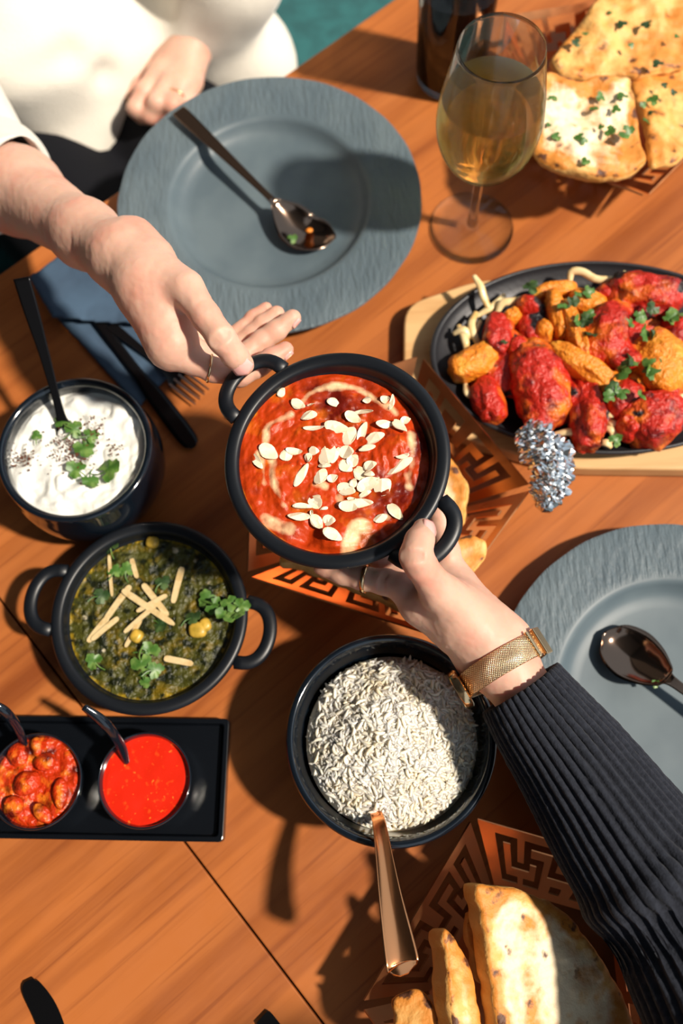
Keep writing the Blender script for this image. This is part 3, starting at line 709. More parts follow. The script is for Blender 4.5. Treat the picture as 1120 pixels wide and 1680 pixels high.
cr_ = [c for o, hh_ in ((-.0036, .55), (-.0016, .75), (.0004, .8), (.0026, .6)) for c in crease(tj[3], tj[4] - tj[2], .0106, cup_, hh_, o, .0010)]
ij = [A(q[:3]) for q in fing['index']]
cr_ += [c for o in (-.002, .001) for c in crease(ij[4], ij[5] - ij[3], .0084, CP - ij[4], .8, o, .0006)]
pts_all = A([p[:3] for c in fing.values() for p in c] + [elA, wrA])
fa = hand_field(pts_all.min(0) - .045, pts_all.max(0) + .045, .00125, palm, list(fing.values()), cr_)
VA, QA = fa.mesh(); VA = skin_detail(relax(VA, QA, 1), QA)

# the rest of the body, under the clothes
lhw = W(318, 62, -.085)
lfield = Field(W(180, 230, -.12) - A([.12, .14, .06]), W(330, 30, -.08) + A([.12, .12, .08]), .0025)
fl = [[J(262, 120, -.085, .013), J(236, 150, -.085, .0105), J(222, 178, -.09, .0098), J(232, 192, -.1, .0085)],
      [J(280, 135, -.082, .013), J(256, 168, -.082, .0105), J(245, 190, -.095, .0095), J(255, 196, -.11, .0085)],
      [J(298, 140, -.085, .0125), J(282, 172, -.085, .0105), J(276, 190, -.1, .009), J(280, 190, -.115, .008)],
      [J(312, 138, -.09, .0115), J(306, 166, -.092, .0095), J(300, 182, -.105, .0085)],
      [J(290, 80, -.095, .014), J(245, 110, -.1, .0125), J(222, 138, -.105, .0105), J(212, 160, -.11, .0085)]]
for c in fl: lfield.chain(c, .005)
for a, b, k in [((*lhw, .024), J(268, 122, -.088, .0155), .012), ((*lhw, .023), J(298, 138, -.088, .0155), .012), ((*lhw, .022), J(312, 132, -.092, .0135), .012), ((*lhw, .021), J(270, 95, -.095, .015), .012), ((*W(365, -30, -.03), .032), (*lhw, .0245), .012)]:
    lfield.cone(a[:3], b[:3], a[3], b[3], k)
VL, QL = lfield.mesh()
TE, TN = .30, 1.03
bf = Field(EN(TE, TN, 0) - A([.62, .75, .62]), EN(TE, TN, 0) + A([.6, .5, .82]), .011)
shR, shL = EN(TE - .17, TN + .02, .30), EN(TE + .17, TN + .02, .30)
bf.chain([(*EN(TE, TN + .03, -.17), .125), (*EN(TE, TN + .04, .0), .115), (*EN(TE, TN + .03, .2), .125), (*EN(TE, TN + .03, .3), .1)], .05)
bf.chain([(*shR, .055), (*elA, .038)], .03); bf.cone(shR, shL, .06, .06, .04)
bf.chain([(*shL, .055), (*W(365, -30, -.03), .036)], .03)
for de in (-.09, .09): bf.chain([(*EN(TE + de, TN, -.2), .085), (*EN(TE + de * .9 - .02, .56, -.19), .062), (*EN(TE + de * .9 - .03, .53, -.62), .045), (*EN(TE + de * .9 - .03, .46, -.70), .035)], .03)
bf.cone(EN(TE, TN + .03, .34), EN(TE, TN, .44), .052, .05, .03)
hc = EN(TE, TN - .02, .545); HRm = frame((0, 0, 1), -NV)
bf.ell(hc, (.095, .075, .115), HRm, .02); bf.ell(hc - NV * .05 - A([0, 0, .06]), (.05, .045, .05), HRm, .03); bf.cone(hc - NV * .095 + A([0, 0, -.0]), hc - NV * .112 - A([0, 0, .03]), .008, .012, .015)
for s in (-1, 1): bf.ell(hc + EV * s * .074 - A([0, 0, .01]), (.016, .008, .03), HRm, .01)
VB, QB = bf.mesh(); VB = relax(VB, QB, 2)
def jq(*L):
    n = 0; v = []; q = []
    for a, b in L: v.append(a); q.append(b + n); n += len(a)
    return np.concatenate(v), np.concatenate(q)
pA = thing('person', 'person in a white sweater reaching across the table to hold the curry pan', 'person', EN(TE, TN, -T))
bodyA = obj('body', jq((VA, QA), (VL, QL), (VB, QB)), M['skin'], pA, smooth='full')
# nails
def finger_nail(ch, up, w, l, par, back=.55):
    t_ = A(ch[-1][:3]); p = A(ch[-2][:3]); d = nrm(t_ - p); r = ch[-1][3]; u = nrm(A(up, float) - d * np.dot(up, d))
    bk = l - r * .62; rb = r + (ch[-2][3] - r) * min(bk / np.linalg.norm(t_ - p), 1); c = t_ - d * bk + u * (rb + .0007)
    obj('fingernail', nail(c, d, u, w, l, drop=(rb - .80 * r) / l), M['nail'], par, smooth='full')
camd = nrm(CP - W(395, 590, .21))
finger_nail(fing['thumb'], camd + A([-.25, .0, 0]), .0078, .0135, bodyA)
for k in ('index', 'middle', 'ring', 'pinky'):
    finger_nail(fing[k], A([.75, -.6, -.15]), .0048, .009, bodyA)
# sweater
ks = Field(EN(TE, TN, 0) - A([.62, .6, .42]), EN(TE, TN, 0) + A([.55, .5, .55]), .0075)
ks.chain([(*EN(TE, TN + .03, -.15), .155), (*EN(TE, TN + .04, .0), .15), (*EN(TE, TN + .03, .2), .155), (*EN(TE, TN + .03, .3), .115)], .06)
ks.cone(shR, shL, .082, .082, .05)
eL = W(372, -45, -.03)
ks.chain([(*shL, .085), (*eL, .062)], .03); ks.chain([(*eL, .062), (*W(345, 10, -.07), .050), (*W(318, 44, -.085), .043)], .03)
for p, r in [((20, 40, -.06), .12), ((110, 70, -.10), .10), ((205, 60, -.12), .085), ((60, 150, -.13), .075), ((165, 150, -.14), .062), ((152, 210, -.155), .036), ((128, 245, -.165), .030), ((95, 190, -.15), .048),
             ((365, 70, -.15), .07), ((400, 90, -.16), .055), ((428, 106, -.17), .040), ((330, 90, -.17), .06)]:
    ks.ell(W(*p), (r, r, r * .8), None, .035)
for (a, b, r) in [(((-20, 148, .0)), (120, 95, -.03), .012), ((225, 20, -.04), (235, 90, -.05), .016), ((175, 125, -.07), (190, 165, -.07), .01), ((255, -10, -.03), (262, 40, -.05), .012)]:
    ks.cone(W(*a), W(*b), r, r, .02, sub=True)
VS, QS = ks.mesh(); VS = relax(VS, QS, 2); nS = vnormals(VS, QS); VS = VS + nS * (.006 * fbm(VS, 9, 2.0, 3))[:, None]
obj('sweater', (VS, QS), M['knit_white'], pA, smooth='full', label='chunky white knitted sweater gathered over the lap')
def sleeve_tube(path, rad, n, ns, slant=None, ribs=0, rib_amp=0, thick=.004, seed=0, rib_fade=None, fold=None):
    q = cr(np.c_[A(path, float), A(rad, float)], n); P, R = q[:, :3], q[:, 3]; tg = np.gradient(P, axis=0); tg /= np.linalg.norm(tg, axis=1)[:, None]; u = A([0, 0, 1.]); V = []; Fc = []; cen = []
    rings = []
    for i in range(n):
        u = nrm(u - tg[i] * np.dot(u, tg[i])); s = np.cross(tg[i], u); rings.append((P[i], R[i], s, u, tg[i], i / (n - 1)))
    rings2 = rings + [(P[-1], R[-1] - thick, *rings[-1][2:5], 1.0), (P[-1] - tg[-1] * .02, R[-1] - thick, *rings[-1][2:5], .9)]
    for p, r, s, uu, t_, v in rings2:
        for k in range(ns):
            a = 2 * math.pi * k / ns; rr = r
            if ribs: rr = r + rib_amp * (rib_fade(v) if rib_fade else 1) * (abs(math.cos(a * ribs / 2)) ** .7 - .5)
            x = p + rr * (s * math.cos(a) + uu * math.sin(a))
            if slant: x = x + t_ * slant[0] * math.cos(a - slant[1]) * v ** 6
            V.append(x)
    m = len(rings2)
    for i in range(m - 1):
        for k in range(ns): Fc.append((i * ns + k, i * ns + (k + 1) % ns, (i + 1) * ns + (k + 1) % ns, (i + 1) * ns + k))
    return A(V), A(Fc)
ax_ = nrm(wrA - elA)
V, Q = sleeve_tube([shR, lerp3(shR, elA, .6) - NV * .0, elA - ax_ * .02 + A([0, 0, .0]), elA + ax_ * .05, elA + ax_ * .085], [.085, .075, .060, .052, .048], 40, 64, slant=(.030, math.radians(60)), thick=.005)
V = V + vnormals(V, Q) * (.004 * fbm(V, 16, 5.0, 3))[:, None]
obj('sleeve', (V, Q), M['knit_white'], pA, smooth='full', label='white knitted sleeve pushed up to the elbow')
tr = Field(EN(TE, TN, 0) - A([.62, .75, .8]), EN(TE, TN, 0) + A([.5, .4, 0]), .011)
for de in (-.09, .09): tr.chain([(*EN(TE + de, TN, -.2), .1), (*EN(TE + de * .9 - .02, .56, -.19), .075), (*EN(TE + de * .9 - .03, .53, -.60), .06)], .03)
tr.cone(EN(TE - .08, TN + .03, -.19), EN(TE + .08, TN + .03, -.19), .115, .115, .03)
VT, QT = tr.mesh(); obj('trousers', (relax(VT, QT, 2), QT), M['trousers'], pA, smooth='full', label='black trousers')
hf = Field(hc - A([.17, .17, .36]), hc + A([.17, .17, .17]), .008)
hf.ell(hc + NV * .018 + A([0, 0, .018]), (.106, .088, .118), HRm, .02); hf.ell(hc + NV * .06 - A([0, 0, .14]), (.05, .09, .17), HRm, .04); hf.ell(hc - NV * .10 - A([0, 0, .035]), (.06, .062, .085), HRm, .02, sub=True)
VH, QH = hf.mesh(); obj('hair', (relax(VH, QH, 2), QH), mat('brown_hair', (.035, .018, .01), .5), pA, smooth='full')
for s in (-1, 1):
    V, Fc = lathe([(0, -.011), (.006, -.009), (.010, -.004), (.011, 0), (.010, .004), (.006, .009), (0, .011)], 16); obj('eye', (xf(V, None, hc - NV * .082 + EV * s * .03 + A([0, 0, .004])), Fc), mat('eye', (.6, .6, .6), .2), pA)
V, Fc = tube([hc - NV * .096 + EV * s - A([0, 0, .062]) for s in (-.022, 0, .022)], [.003, .0065, .003], 8, 12); obj('lips', (V, Fc), mat('lips', (.45, .13, .11), .4), pA)

# gold ring on the reaching hand
i0, i1 = A(fing['index'][1][:3]), A(fing['index'][2][:3]); ra = nrm(i1 - i0)
obj('finger_ring', band(lerp3(i0, i1, .82), ra + A([0.0, .25, 0]), A([0, 0, 1.]), .0101, .0101, .0017, .0010), M['gold'], label='thin plain gold ring on the hand under the white sleeve', cat='ring', smooth='full')
# necklace-free lap hand ring
obj('finger_ring', band((A(fl[2][0][:3]) * .4 + A(fl[2][1][:3]) * .6), A(fl[2][1][:3]) - A(fl[2][0][:3]), A([0, 0, 1.]), .0118, .0118, .0018, .001), M['gold'], label='thin gold ring on the hand resting in the white-sweatered lap', cat='ring', smooth='full')

# ---- person in the dark ribbed sleeve: left hand supporting the pan from the other side
wrB = W(812, 1072, .128); elB = W(1165, 1570, .105)
fb = {
 'thumb':  [J(770, 1010, .150, .0135), J(718, 968, .175, .0125), J(690, 928, .196, .0108), J(682, 912, .203, .0107), J(688, 887, .2015, .0096), J(695, 869, .1975, .0078)],
 'index':  [J(690, 990, .140, .0112), J(660, 964, .1445, .0104), J(632, 955, .143, .0094), J(596, 949, .140, .0088), J(562, 941, .136, .0082), J(528, 930, .132, .0068)],
 'middle': [J(705, 968, .128, .011), J(665, 935, .131, .0098), J(625, 918, .131, .009), J(585, 905, .130, .008), J(555, 890, .130, .0066)],
 'ring':   [J(728, 950, .122, .0108), J(722, 900, .127, .0095), J(714, 856, .129, .0088), J(712, 815, .134, .0077), J(704, 785, .135, .0064)],
 'pinky':  [J(744, 950, .124, .0105), J(733, 903, .133, .0092), J(724, 860, .138, .0086), J(720, 840, .142, .0080), J(716, 818, .146, .0066)]}
palmB = [((*wrB, .0195), J(745, 1015, .136, .0190), .012), (J(745, 1015, .136, .0195), J(690, 990, .140, .0118), .014), (J(805, 1062, .128, .02), J(706, 966, .129, .0115), .014), (J(808, 1058, .125, .019), J(728, 954, .123, .0113), .014),
         (J(812, 1052, .126, .0165), J(744, 954, .124, .0105), .014), (J(800, 1048, .136, .018), J(722, 972, .168, .013), .014), (J(690, 990, .138, .0115), J(744, 954, .124, .0105), .014), (J(788, 1030, .132, .0155), J(745, 985, .129, .013), .016),
         (J(738, 985, .150, .012), J(700, 985, .145, .010), .018),
         ((*wrB, .0190), (*lerp3(wrB, elB, .3), .025), .02), ((*lerp3(wrB, elB, .3), .025), (*elB, .036), .02),
         (J(790, 1083, .124, .0135), J(838, 1058, .124, .0135), .012)]
bj = [A(q[:3]) for q in fb['thumb']]
crB = [c for o in (-.002, .0005, .003) for c in crease(bj[3], bj[4] - bj[2], .0110, CP - bj[3] + A([-.2, 0, 0]), .7, o, .0010)]
ib = [A(q[:3]) for q in fb['index']]
crB += [c for o in (-.0015, .0015) for c in crease(ib[2], ib[3] - ib[1], .0098, CP - ib[2], .8, o, .0006)]
crB += [(W(716, 935, .136), W(745, 930, .135), .0008), (W(724, 962, .140), W(752, 945, .134), .0008)]
pb = A([p[:3] for c in fb.values() for p in c] + [wrB, elB]); lo, hi = pb.min(0) - .045, pb.max(0) + .05
fB = hand_field(lo, hi, .00135, palmB, list(fb.values()), crB)
VB2, QB2 = fB.mesh(); VB2 = skin_detail(relax(VB2, QB2, 1), QB2)
pB = thing('person', 'person in a dark ribbed sweater supporting the curry pan with one hand', 'person', elB * A([1, 1, 0]) + A([.12, -.25, -T]))
EB = A([.84, -.54, 0]); hB = A([.375, -.375, .50]); shc = A([.40, -.48, .27]); shBL, shBR = A([.285, -.395, .205]), A([.50, -.57, .28]); hipB = A([.54, -.80, -.16]); faceB = nrm(A([-.35, .75, -.55])); upB = nrm(A([-.2, .4, 1.])); upB = nrm(upB - faceB * np.dot(upB, faceB)); HB = frame(upB, faceB)
bb = Field(A([-.05, -1.1, -.45]), A([.9, .15, .85]), .012)
bb.chain([(*hipB, .125), (*lerp3(hipB, shc, .5), .115), (*lerp3(hipB, shc, .95), .1)], .05); bb.cone(shBL, shBR, .06, .06, .04); bb.cone(shc, hB - upB * .1, .055, .05, .03); bb.ell(hB, (.095, .075, .115), HB, .02)
bb.ell(hB + faceB * .05 - upB * .06, (.05, .045, .05), HB, .03); bb.cone(hB + faceB * .095, hB + faceB * .112 - upB * .03, .008, .012, .015); bb.chain([(*shBL, .055), (*elB, .036)], .03)
elBR = shBR + A([.06, -.06, -.3]); bb.chain([(*shBR, .055), (*elBR, .04), (*(elBR + A([-.1, .1, -.12])), .028)], .03)
for s in (-1, 1): bb.ell(hB + np.cross(upB, faceB) * s * .074 - upB * .01, (.016, .008, .03), HB, .01)
V3, Q3 = bb.mesh(); bodyB = obj('body', jq((VB2, QB2), (relax(V3, Q3, 2), Q3)), M['skin'], pB, smooth='full')
sb = Field(A([-.1, -1.15, -.45]), A([1.0, .1, .6]), .012)
sb.chain([(*hipB, .165), (*lerp3(hipB, shc, .5), .145), (*lerp3(hipB, shc, .92), .125)], .05); sb.cone(shBL, shBR, .085, .085, .05); sb.chain([(*shBR, .085), (*elBR, .065), (*(elBR + A([-.08, .08, -.1])), .048)], .03)
V4, Q4 = sb.mesh(); obj('sweater', (relax(V4, Q4, 2), Q4), M['knit_dark'], pB, smooth='full')
hh = Field(hB - A([.22, .22, .3]), hB + A([.22, .22, .2]), .009); hh.ell(hB - faceB * .018 + upB * .018, (.112, .094, .124), HB, .02); hh.ell(hB - faceB * .075 - upB * .07, (.05, .095, .12), HB, .04); hh.ell(hB + faceB * .10 - upB * .035, (.06, .062, .085), HB, .02, sub=True)
V5, Q5 = hh.mesh(); obj('hair', (relax(V5, Q5, 2), Q5), mat('dark_hair', (.02, .012, .008), .5), pB, smooth='full')
for s in (-1, 1):
    V, Fc = lathe([(0, -.011), (.006, -.009), (.010, -.004), (.011, 0), (.010, .004), (.006, .009), (0, .011)], 16); obj('eye', (xf(V, None, hB + faceB * .082 + np.cross(upB, faceB) * s * .03), Fc), mat('eye', (.6, .6, .6), .2), pB)
V, Fc = tube([hB + faceB * .096 + np.cross(upB, faceB) * s - upB * .062 for s in (-.022, 0, .022)], [.003, .0065, .003], 8, 12); obj('lips', (V, Fc), mat('lips', (.45, .13, .11), .4), pB)

finger_nail(fb['thumb'], A([.75, .1, .65]), .0068, .0115, bodyB)
finger_nail(fb['pinky'], A([.8, .1, -.6]), .0045, .008, bodyB)
# ribbed sleeve
axB = nrm(wrB - elB)
c0, c1 = W(857, 1134, .124), W(950, 1288, .120)
pth = [shBL, lerp3(shBL, W(1205, 1640, .122), .6), W(1205, 1640, .122), W(1105, 1482, .119), W(1028, 1378, .117), W(950, 1264, .118), W(893, 1186, .121), W(854, 1130, .124)]
V, Q = sleeve_tube(pth, [.080, .070, .060, .055, .0485, .0415, .035, .0300], 150, 260, ribs=40, rib_amp=.0042, thick=.0035, rib_fade=lambda v: 1.0)
N_ = vnormals(V, Q); V = V + N_ * (.0014 * fbm(V, 14, 4.0, 2) + .0003 * fbm(V, 300, 9.0, 2))[:, None]
# a soft fold where the ribbed cuff meets the sleeve
fc = W(1062, 1462, .115); dd = (V - fc) @ nrm(A([.5, -.85, 0])); V = V + N_ * (.005 * np.exp(-((dd - .018) / .018) ** 2) - .003 * np.exp(-((dd + .008) / .01) ** 2))[:, None]
obj('sleeve', (V, Q), M['knit_dark'], pB, smooth='full', label='charcoal blue ribbed knit sleeve')
# wristwatch with mesh strap
wc = W(830, 1088, .126); wax = nrm(W(812, 1060, .126) - W(850, 1122, .126))
wt = thing('wristwatch', 'gold wristwatch with a woven mesh strap on the wrist by the dark sleeve', 'watch', tuple(wc))
M['mesh_strap'] = mat('gold_mesh', (.88, .60, .35), .3, 1.0)
def mesh_bump(m):
    nt = m.node_tree; N = nt.nodes; tc = N.new('ShaderNodeTexCoord'); b = N['Principled BSDF']; w1 = N.new('ShaderNodeTexWave'); w2 = N.new('ShaderNodeTexWave'); w1.inputs['Scale'].default_value = w2.inputs['Scale'].default_value = 260
    w1.bands_direction = 'X'; w2.bands_direction = 'Y'; nt.links.new(tc.outputs['Object'], w1.inputs['Vector']); nt.links.new(tc.outputs['Object'], w2.inputs['Vector'])
    mu = N.new('ShaderNodeMath'); mu.operation = 'MULTIPLY'; nt.links.new(w1.outputs['Fac'], mu.inputs[0]); nt.links.new(w2.outputs['Fac'], mu.inputs[1]); bp = N.new('ShaderNodeBump'); bp.inputs['Strength'].default_value = .6; bp.inputs['Distance'].default_value = .0012
    nt.links.new(mu.outputs[0], bp.inputs['Height']); nt.links.new(bp.outputs['Normal'], b.inputs['Normal'])
mesh_bump(M['mesh_strap'])
side = nrm(np.cross(wax, A([0, 0, 1.])))
if side[0] < 0: side = -side
wz = np.cross(wax, side)
if wz[2] < 0: wz = -wz
sec = VB2[np.abs((VB2 - wc) @ wax) < .009] - wc; sa = np.arctan2(sec @ wz, sec @ side); sr = np.hypot(sec @ wz, sec @ side); NB = 64; rad_ = np.zeros(NB)
for k_ in range(NB):
    dlt = np.abs((sa - 2 * math.pi * k_ / NB + math.pi) % (2 * math.pi) - math.pi); rad_[k_] = sr[dlt < .12].max()
rad_ = sum(np.roll(rad_, q) for q in range(-4, 5)) / 9 + .0011
def on_wrist(a, off=0.0, ax=0.0):
    r = np.interp(a % (2 * math.pi), np.arange(NB + 1) * 2 * math.pi / NB, np.r_[rad_, rad_[0]]) + off; return wc + side * r * math.cos(a) + wz * r * math.sin(a) + wax * ax
def wrist_n(a): return nrm(side * math.cos(a) + wz * math.sin(a))
V = []; Fc = []; sec_ = [(-.00875, 0), (-.0082, .0013), (.0082, .0013), (.00875, 0), (.0082, -.0004), (-.0082, -.0004)]
for k_ in range(NB):
    for z_, o_ in sec_: V.append(on_wrist(2 * math.pi * k_ / NB, o_, z_))
for k_ in range(NB):
    for m_ in range(6): Fc.append((k_ * 6 + m_, (k_ + 1) % NB * 6 + m_, (k_ + 1) % NB * 6 + (m_ + 1) % 6, k_ * 6 + (m_ + 1) % 6))
obj('strap', (A(V), Fc), M['mesh_strap'], wt, smooth='full')
a_ = math.radians(33); obj('clasp', box(on_wrist(a_, .0022), (.0205, .0125, .0034), frame(wrist_n(a_), wax)), M['gold'], wt, smooth=False, bevel=.0008)
a_ = math.radians(56); obj('strap_bar', box(on_wrist(a_, .0016), (.020, .0026, .0028), frame(wrist_n(a_), wax)), M['gold'], wt, smooth=False, bevel=.0006)
a_ = math.radians(188); cs = on_wrist(a_, .0008); cn = wrist_n(a_)
V, Fc = lathe([(0, 0), (.0135, 0), (.015, .0012), (.015, .0055), (.0138, .0068), (.0125, .0068), (.0122, .006), (0, .006)], 48)
wcase = obj('watch_case', (xf(V, frame(cn, wax), cs), Fc), M['gold'], wt); V, Fc = lathe([(0, .0062), (.0121, .0062), (.0121, .0066), (0, .0066)], 40); obj('dial', (xf(V, frame(cn, wax), cs), Fc), mat('pale_dial', (.75, .70, .62), .3), wcase)
# gold ring on the supporting hand
i0, i1 = A(fb['index'][2][:3]), A(fb['index'][3][:3])
obj('finger_ring', band(W(599, 950, .1405), i0 - i1, A([0, 0, 1.]), .0094, .0094, .0032, .0012), M['gold'], label='wider gold ring on the index finger under the held curry pan', cat='ring', smooth='full')

# ------------------------------------------------------------------ food
def amat(name, rough, layers, base, bump=None, sss=None, coat=0.0, spec=None):
    """material whose colour is a stack of layers: (colour, attribute or None, noise scale, lo, hi, detail)
    weight = attribute * noise window"""
    m = bpy.data.materials.new(name); m.use_nodes = True; nt = m.node_tree; N = nt.nodes; Lk = nt.links; b = N['Principled BSDF']; b.inputs['Roughness'].default_value = rough; b.inputs['Coat Weight'].default_value = coat; b.inputs['Coat Roughness'].default_value = .1
    if spec is not None: b.inputs['Specular IOR Level'].default_value = spec
    if sss: b.inputs['Subsurface Weight'].default_value = sss[0]; b.inputs['Subsurface Radius'].default_value = sss[1]; b.inputs['Subsurface Scale'].default_value = sss[2]
    tc = N.new('ShaderNodeTexCoord')
    def noise(sc, det):
        n = N.new('ShaderNodeTexNoise'); n.inputs['Scale'].default_value = sc; n.inputs['Detail'].default_value = det; Lk.new(tc.outputs['Object'], n.inputs['Vector']); return n.outputs['Fac']
    cur = None
    for c2, at, sc, lo, hi, det in layers:
        w = None
        if sc:
            r = N.new('ShaderNodeMapRange'); r.inputs['From Min'].default_value = lo; r.inputs['From Max'].default_value = hi
            if at:  # noise shifts the edge of the attribute mask
                a = N.new('ShaderNodeAttribute'); a.attribute_name = at; ad = N.new('ShaderNodeMath'); ad.operation = 'ADD'; Lk.new(noise(sc, det), ad.inputs[0]); Lk.new(a.outputs['Fac'], ad.inputs[1]); Lk.new(ad.outputs[0], r.inputs['Value'])
            else: Lk.new(noise(sc, det), r.inputs['Value'])
            w = r.outputs['Result']
        else:
            a = N.new('ShaderNodeAttribute'); a.attribute_name = at; w = a.outputs['Fac']
        x = N.new('ShaderNodeMix'); x.data_type = 'RGBA'; Lk.new(w, x.inputs['Factor'])
        if cur is None: x.inputs['A'].default_value = (*base, 1)
        else: Lk.new(cur, x.inputs['A'])
        x.inputs['B'].default_value = (*c2, 1); cur = x.outputs['Result']
    if cur is None: b.inputs['Base Color'].default_value = (*base, 1)
    else: Lk.new(cur, b.inputs['Base Color'])
    if bump:
        bp = N.new('ShaderNodeBump'); bp.inputs['Strength'].default_value = bump[1]; bp.inputs['Distance'].default_value = bump[2]; Lk.new(noise(bump[0], 4), bp.inputs['Height']); Lk.new(bp.outputs['Normal'], b.inputs['Normal'])
    return m
RED3 = (1.0, .3, .15)
# noise is about .5 +- .2; attribute layers: attr 1 -> well above hi, attr 0 -> below lo
M['curry'] = amat('red_curry', .4, [((.60, .14, .006), None, 48, .54, .76, 5), ((.12, .006, .002), None, 32, .52, .66, 5), ((.68, .24, .012), 'edge', 90, 1.0, 1.35, 3), ((.74, .50, .28), 'cream', 60, .72, 1.10, 5)], (.42, .036, .003), bump=(190, .4, .0018), spec=.22)
M['saag'] = amat('spinach_curry', .34, [((.15, .10, .006), None, 60, .50, .66, 4), ((.008, .011, .003), None, 110, .47, .60, 3), ((.42, .27, .012), 'edge', 120, .82, 1.12, 3), ((.55, .48, .33), 'cream', 160, .95, 1.2, 4)], (.055, .055, .008), bump=(260, .8, .003), spec=.35)
M['raita'] = amat('yoghurt', .35, [((.72, .72, .66), None, 60, .4, .7, 3)], (.80, .80, .76), bump=(90, .5, .003), sss=(.25, (1, .9, .8), .004), coat=.2)
M['sauce'] = amat('red_sauce', .22, [((.70, .06, .008), None, 160, .60, .72, 2), ((.80, .16, .02), None, 260, .66, .74, 2)], (.58, .016, .004), bump=(220, .12, .001), coat=.4)
M['pickle'] = amat('pickle', .25, [((.75, .20, .015), None, 90, .50, .68, 4), ((.10, .006, .002), None, 70, .54, .68, 3)], (.46, .03, .004), bump=(220, .9, .003), spec=.4)
M['almond'] = amat('almond', .5, [((.80, .62, .38), None, 160, .45, .75, 2)], (.86, .75, .56), sss=(.15, (1, .8, .5), .002))
M['ginger'] = amat('ginger', .5, [((.48, .33, .14), None, 160, .45, .7, 2)], (.60, .46, .24))
M['leaf'] = amat('coriander', .45, [((.16, .26, .06), None, 120, .45, .7, 2)], (.05, .13, .018), sss=(.1, (.4, 1, .2), .002))
M['leaf_dark'] = amat('dark_coriander', .5, [((.07, .12, .03), None, 120, .45, .7, 2)], (.02, .05, .012))
M['rice'] = amat('rice', .45, [((.80, .65, .44), None, 40, .45, .75, 2)], (.90, .80, .64), sss=(.7, (1, .8, .55), .005))
M['naan'] = amat('cheese_naan', .6, [((.70, .33, .07), None, 60, .45, .7, 4), ((.84, .69, .47), 'top', 75, .86, 1.10, 4), ((.60, .22, .03), 'brown', 36, .98, 1.12, 4), ((.10, .032, .012), 'char', 70, 1.14, 1.22, 4)], (.74, .42, .13), bump=(150, .7, .0022), sss=(.1, (1, .6, .3), .004))
M['tikka_red'] = amat('red_tandoori', .3, [((.78, .19, .014), None, 42, .47, .66, 4), ((.12, .004, .006), None, 60, .52, .68, 3), ((.012, .010, .012), 'char', 90, 1.00, 1.14, 3)], (.46, .018, .008), bump=(240, 1.0, .003), spec=.45)
M['tikka_orange'] = amat('orange_tandoori', .32, [((.80, .40, .05), None, 60, .48, .72, 4), ((.50, .08, .01), None, 70, .56, .72, 3), ((.02, .012, .01), 'char', 90, 1.06, 1.2, 3)], (.74, .22, .015), bump=(260, 1.0, .003), spec=.45)
M['onion'] = amat('fried_onion', .4, [((.62, .36, .10), None, 70, .45, .7, 2)], (.76, .60, .32), coat=.2)
M['paneer'] = amat('paneer', .4, [((.30, .20, .02), None, 90, .45, .65, 3)], (.58, .36, .05))
M['spice'] = amat('spice', .7, [], (.10, .028, .008))

# ---- curry in the held pan (local pan frame: HR, HC)
def dish_surface(R_, c, zfun, nr=90, na=260, bump=None, seed=0):
    """surface filling a pan up to its wall; returns world verts, faces, local xy, edge factor"""
    ang = np.linspace(0, 2 * math.pi, na, endpoint=False); rad = np.full(na, .066)
    for _ in range(12):
        z = zfun(rad * np.cos(ang), rad * np.sin(ang)); rad = np.interp(z, PANI[:, 1], PANI[:, 0]) + .0004
    fr = np.linspace(0, 1, nr) ** .8; X = np.outer(fr, rad * np.cos(ang)); Y = np.outer(fr, rad * np.sin(ang)); Z = zfun(X, Y); L = np.stack([X.ravel(), Y.ravel(), Z.ravel()], 1); e = np.repeat(fr, na)
    if bump is not None: L[:, 2] += bump(L) * np.clip((1 - e) / .06, 0, 1)
    Fc = []
    i = np.arange(nr - 1)[:, None] * na; k = np.arange(na)[None]; k2 = (k + 1) % na
    Q = np.stack([(i + k).ravel(), (i + na + k).ravel(), (i + na + k2).ravel(), (i + k2).ravel()], 1)
    return xf(L, R_, c), Q, L, e
def to_local(p): return HR.T @ (p - HC)
CZ0, CSL = .0378, -.105
CPL = HC + HR @ A([0, 0, CZ0]); CPN = HR @ nrm(A([-CSL, 0, 1.0]))
def zc(x, y): return np.clip(CZ0 + CSL * x, .02, .0448)
def cpx(x, y): return (350 + x / 2.732, 560 + y / 2.732)      # coordinates read off an enlarged view of the pan
lumps = [(505, 440, .013, .0065), (835, 470, .014, .007), (545, 905, .013, .0075), (720, 545, .013, .004), (590, 300, .012, .003), (300, 700, .011, .003), (330, 600, .012, .003), (640, 800, .012, .0035), (400, 420, .010, .003), (760, 330, .012, .003), (260, 380, .01, .002), (420, 880, .008, -.004), (330, 620, .008, -.002)]
LL = [(to_local(WP(*cpx(x, y), CPL, CPN)), r, h) for x, y, r, h in lumps]
def curry_bump(L):
    z = .0016 * fbm(L, 80, 3.0, 4) + .0014 * np.abs(vnoise(L, 150, 8.0)) + .0008 * np.abs(vnoise(L, 300, 5.0))
    for p, r, h in LL: z = z + h * np.exp(-(((L[:, 0] - p[0]) ** 2 + (L[:, 1] - p[1]) ** 2) / (2 * (r * .6) ** 2)))
    return z
VC, QC, LC, eC = dish_surface(HR, HC, zc, bump=curry_bump)
swirl = [[(400, 270), (440, 235), (500, 212), (560, 205), (620, 212), (680, 232), (730, 265), (790, 300), (820, 330)], [(350, 335), (300, 355), (255, 380), (235, 430), (235, 480), (262, 540), (262, 600), (285, 670), (320, 735)], [(205, 500), (225, 570), (228, 640)], [(235, 800), (280, 825), (340, 835)], [(690, 830), (640, 840), (620, 880), (600, 945)], [(880, 420), (890, 520), (880, 600)], [(870, 600), (880, 650)], [(560, 700), (570, 720)], [(500, 650), (460, 640)], [(730, 800), (770, 790)]]
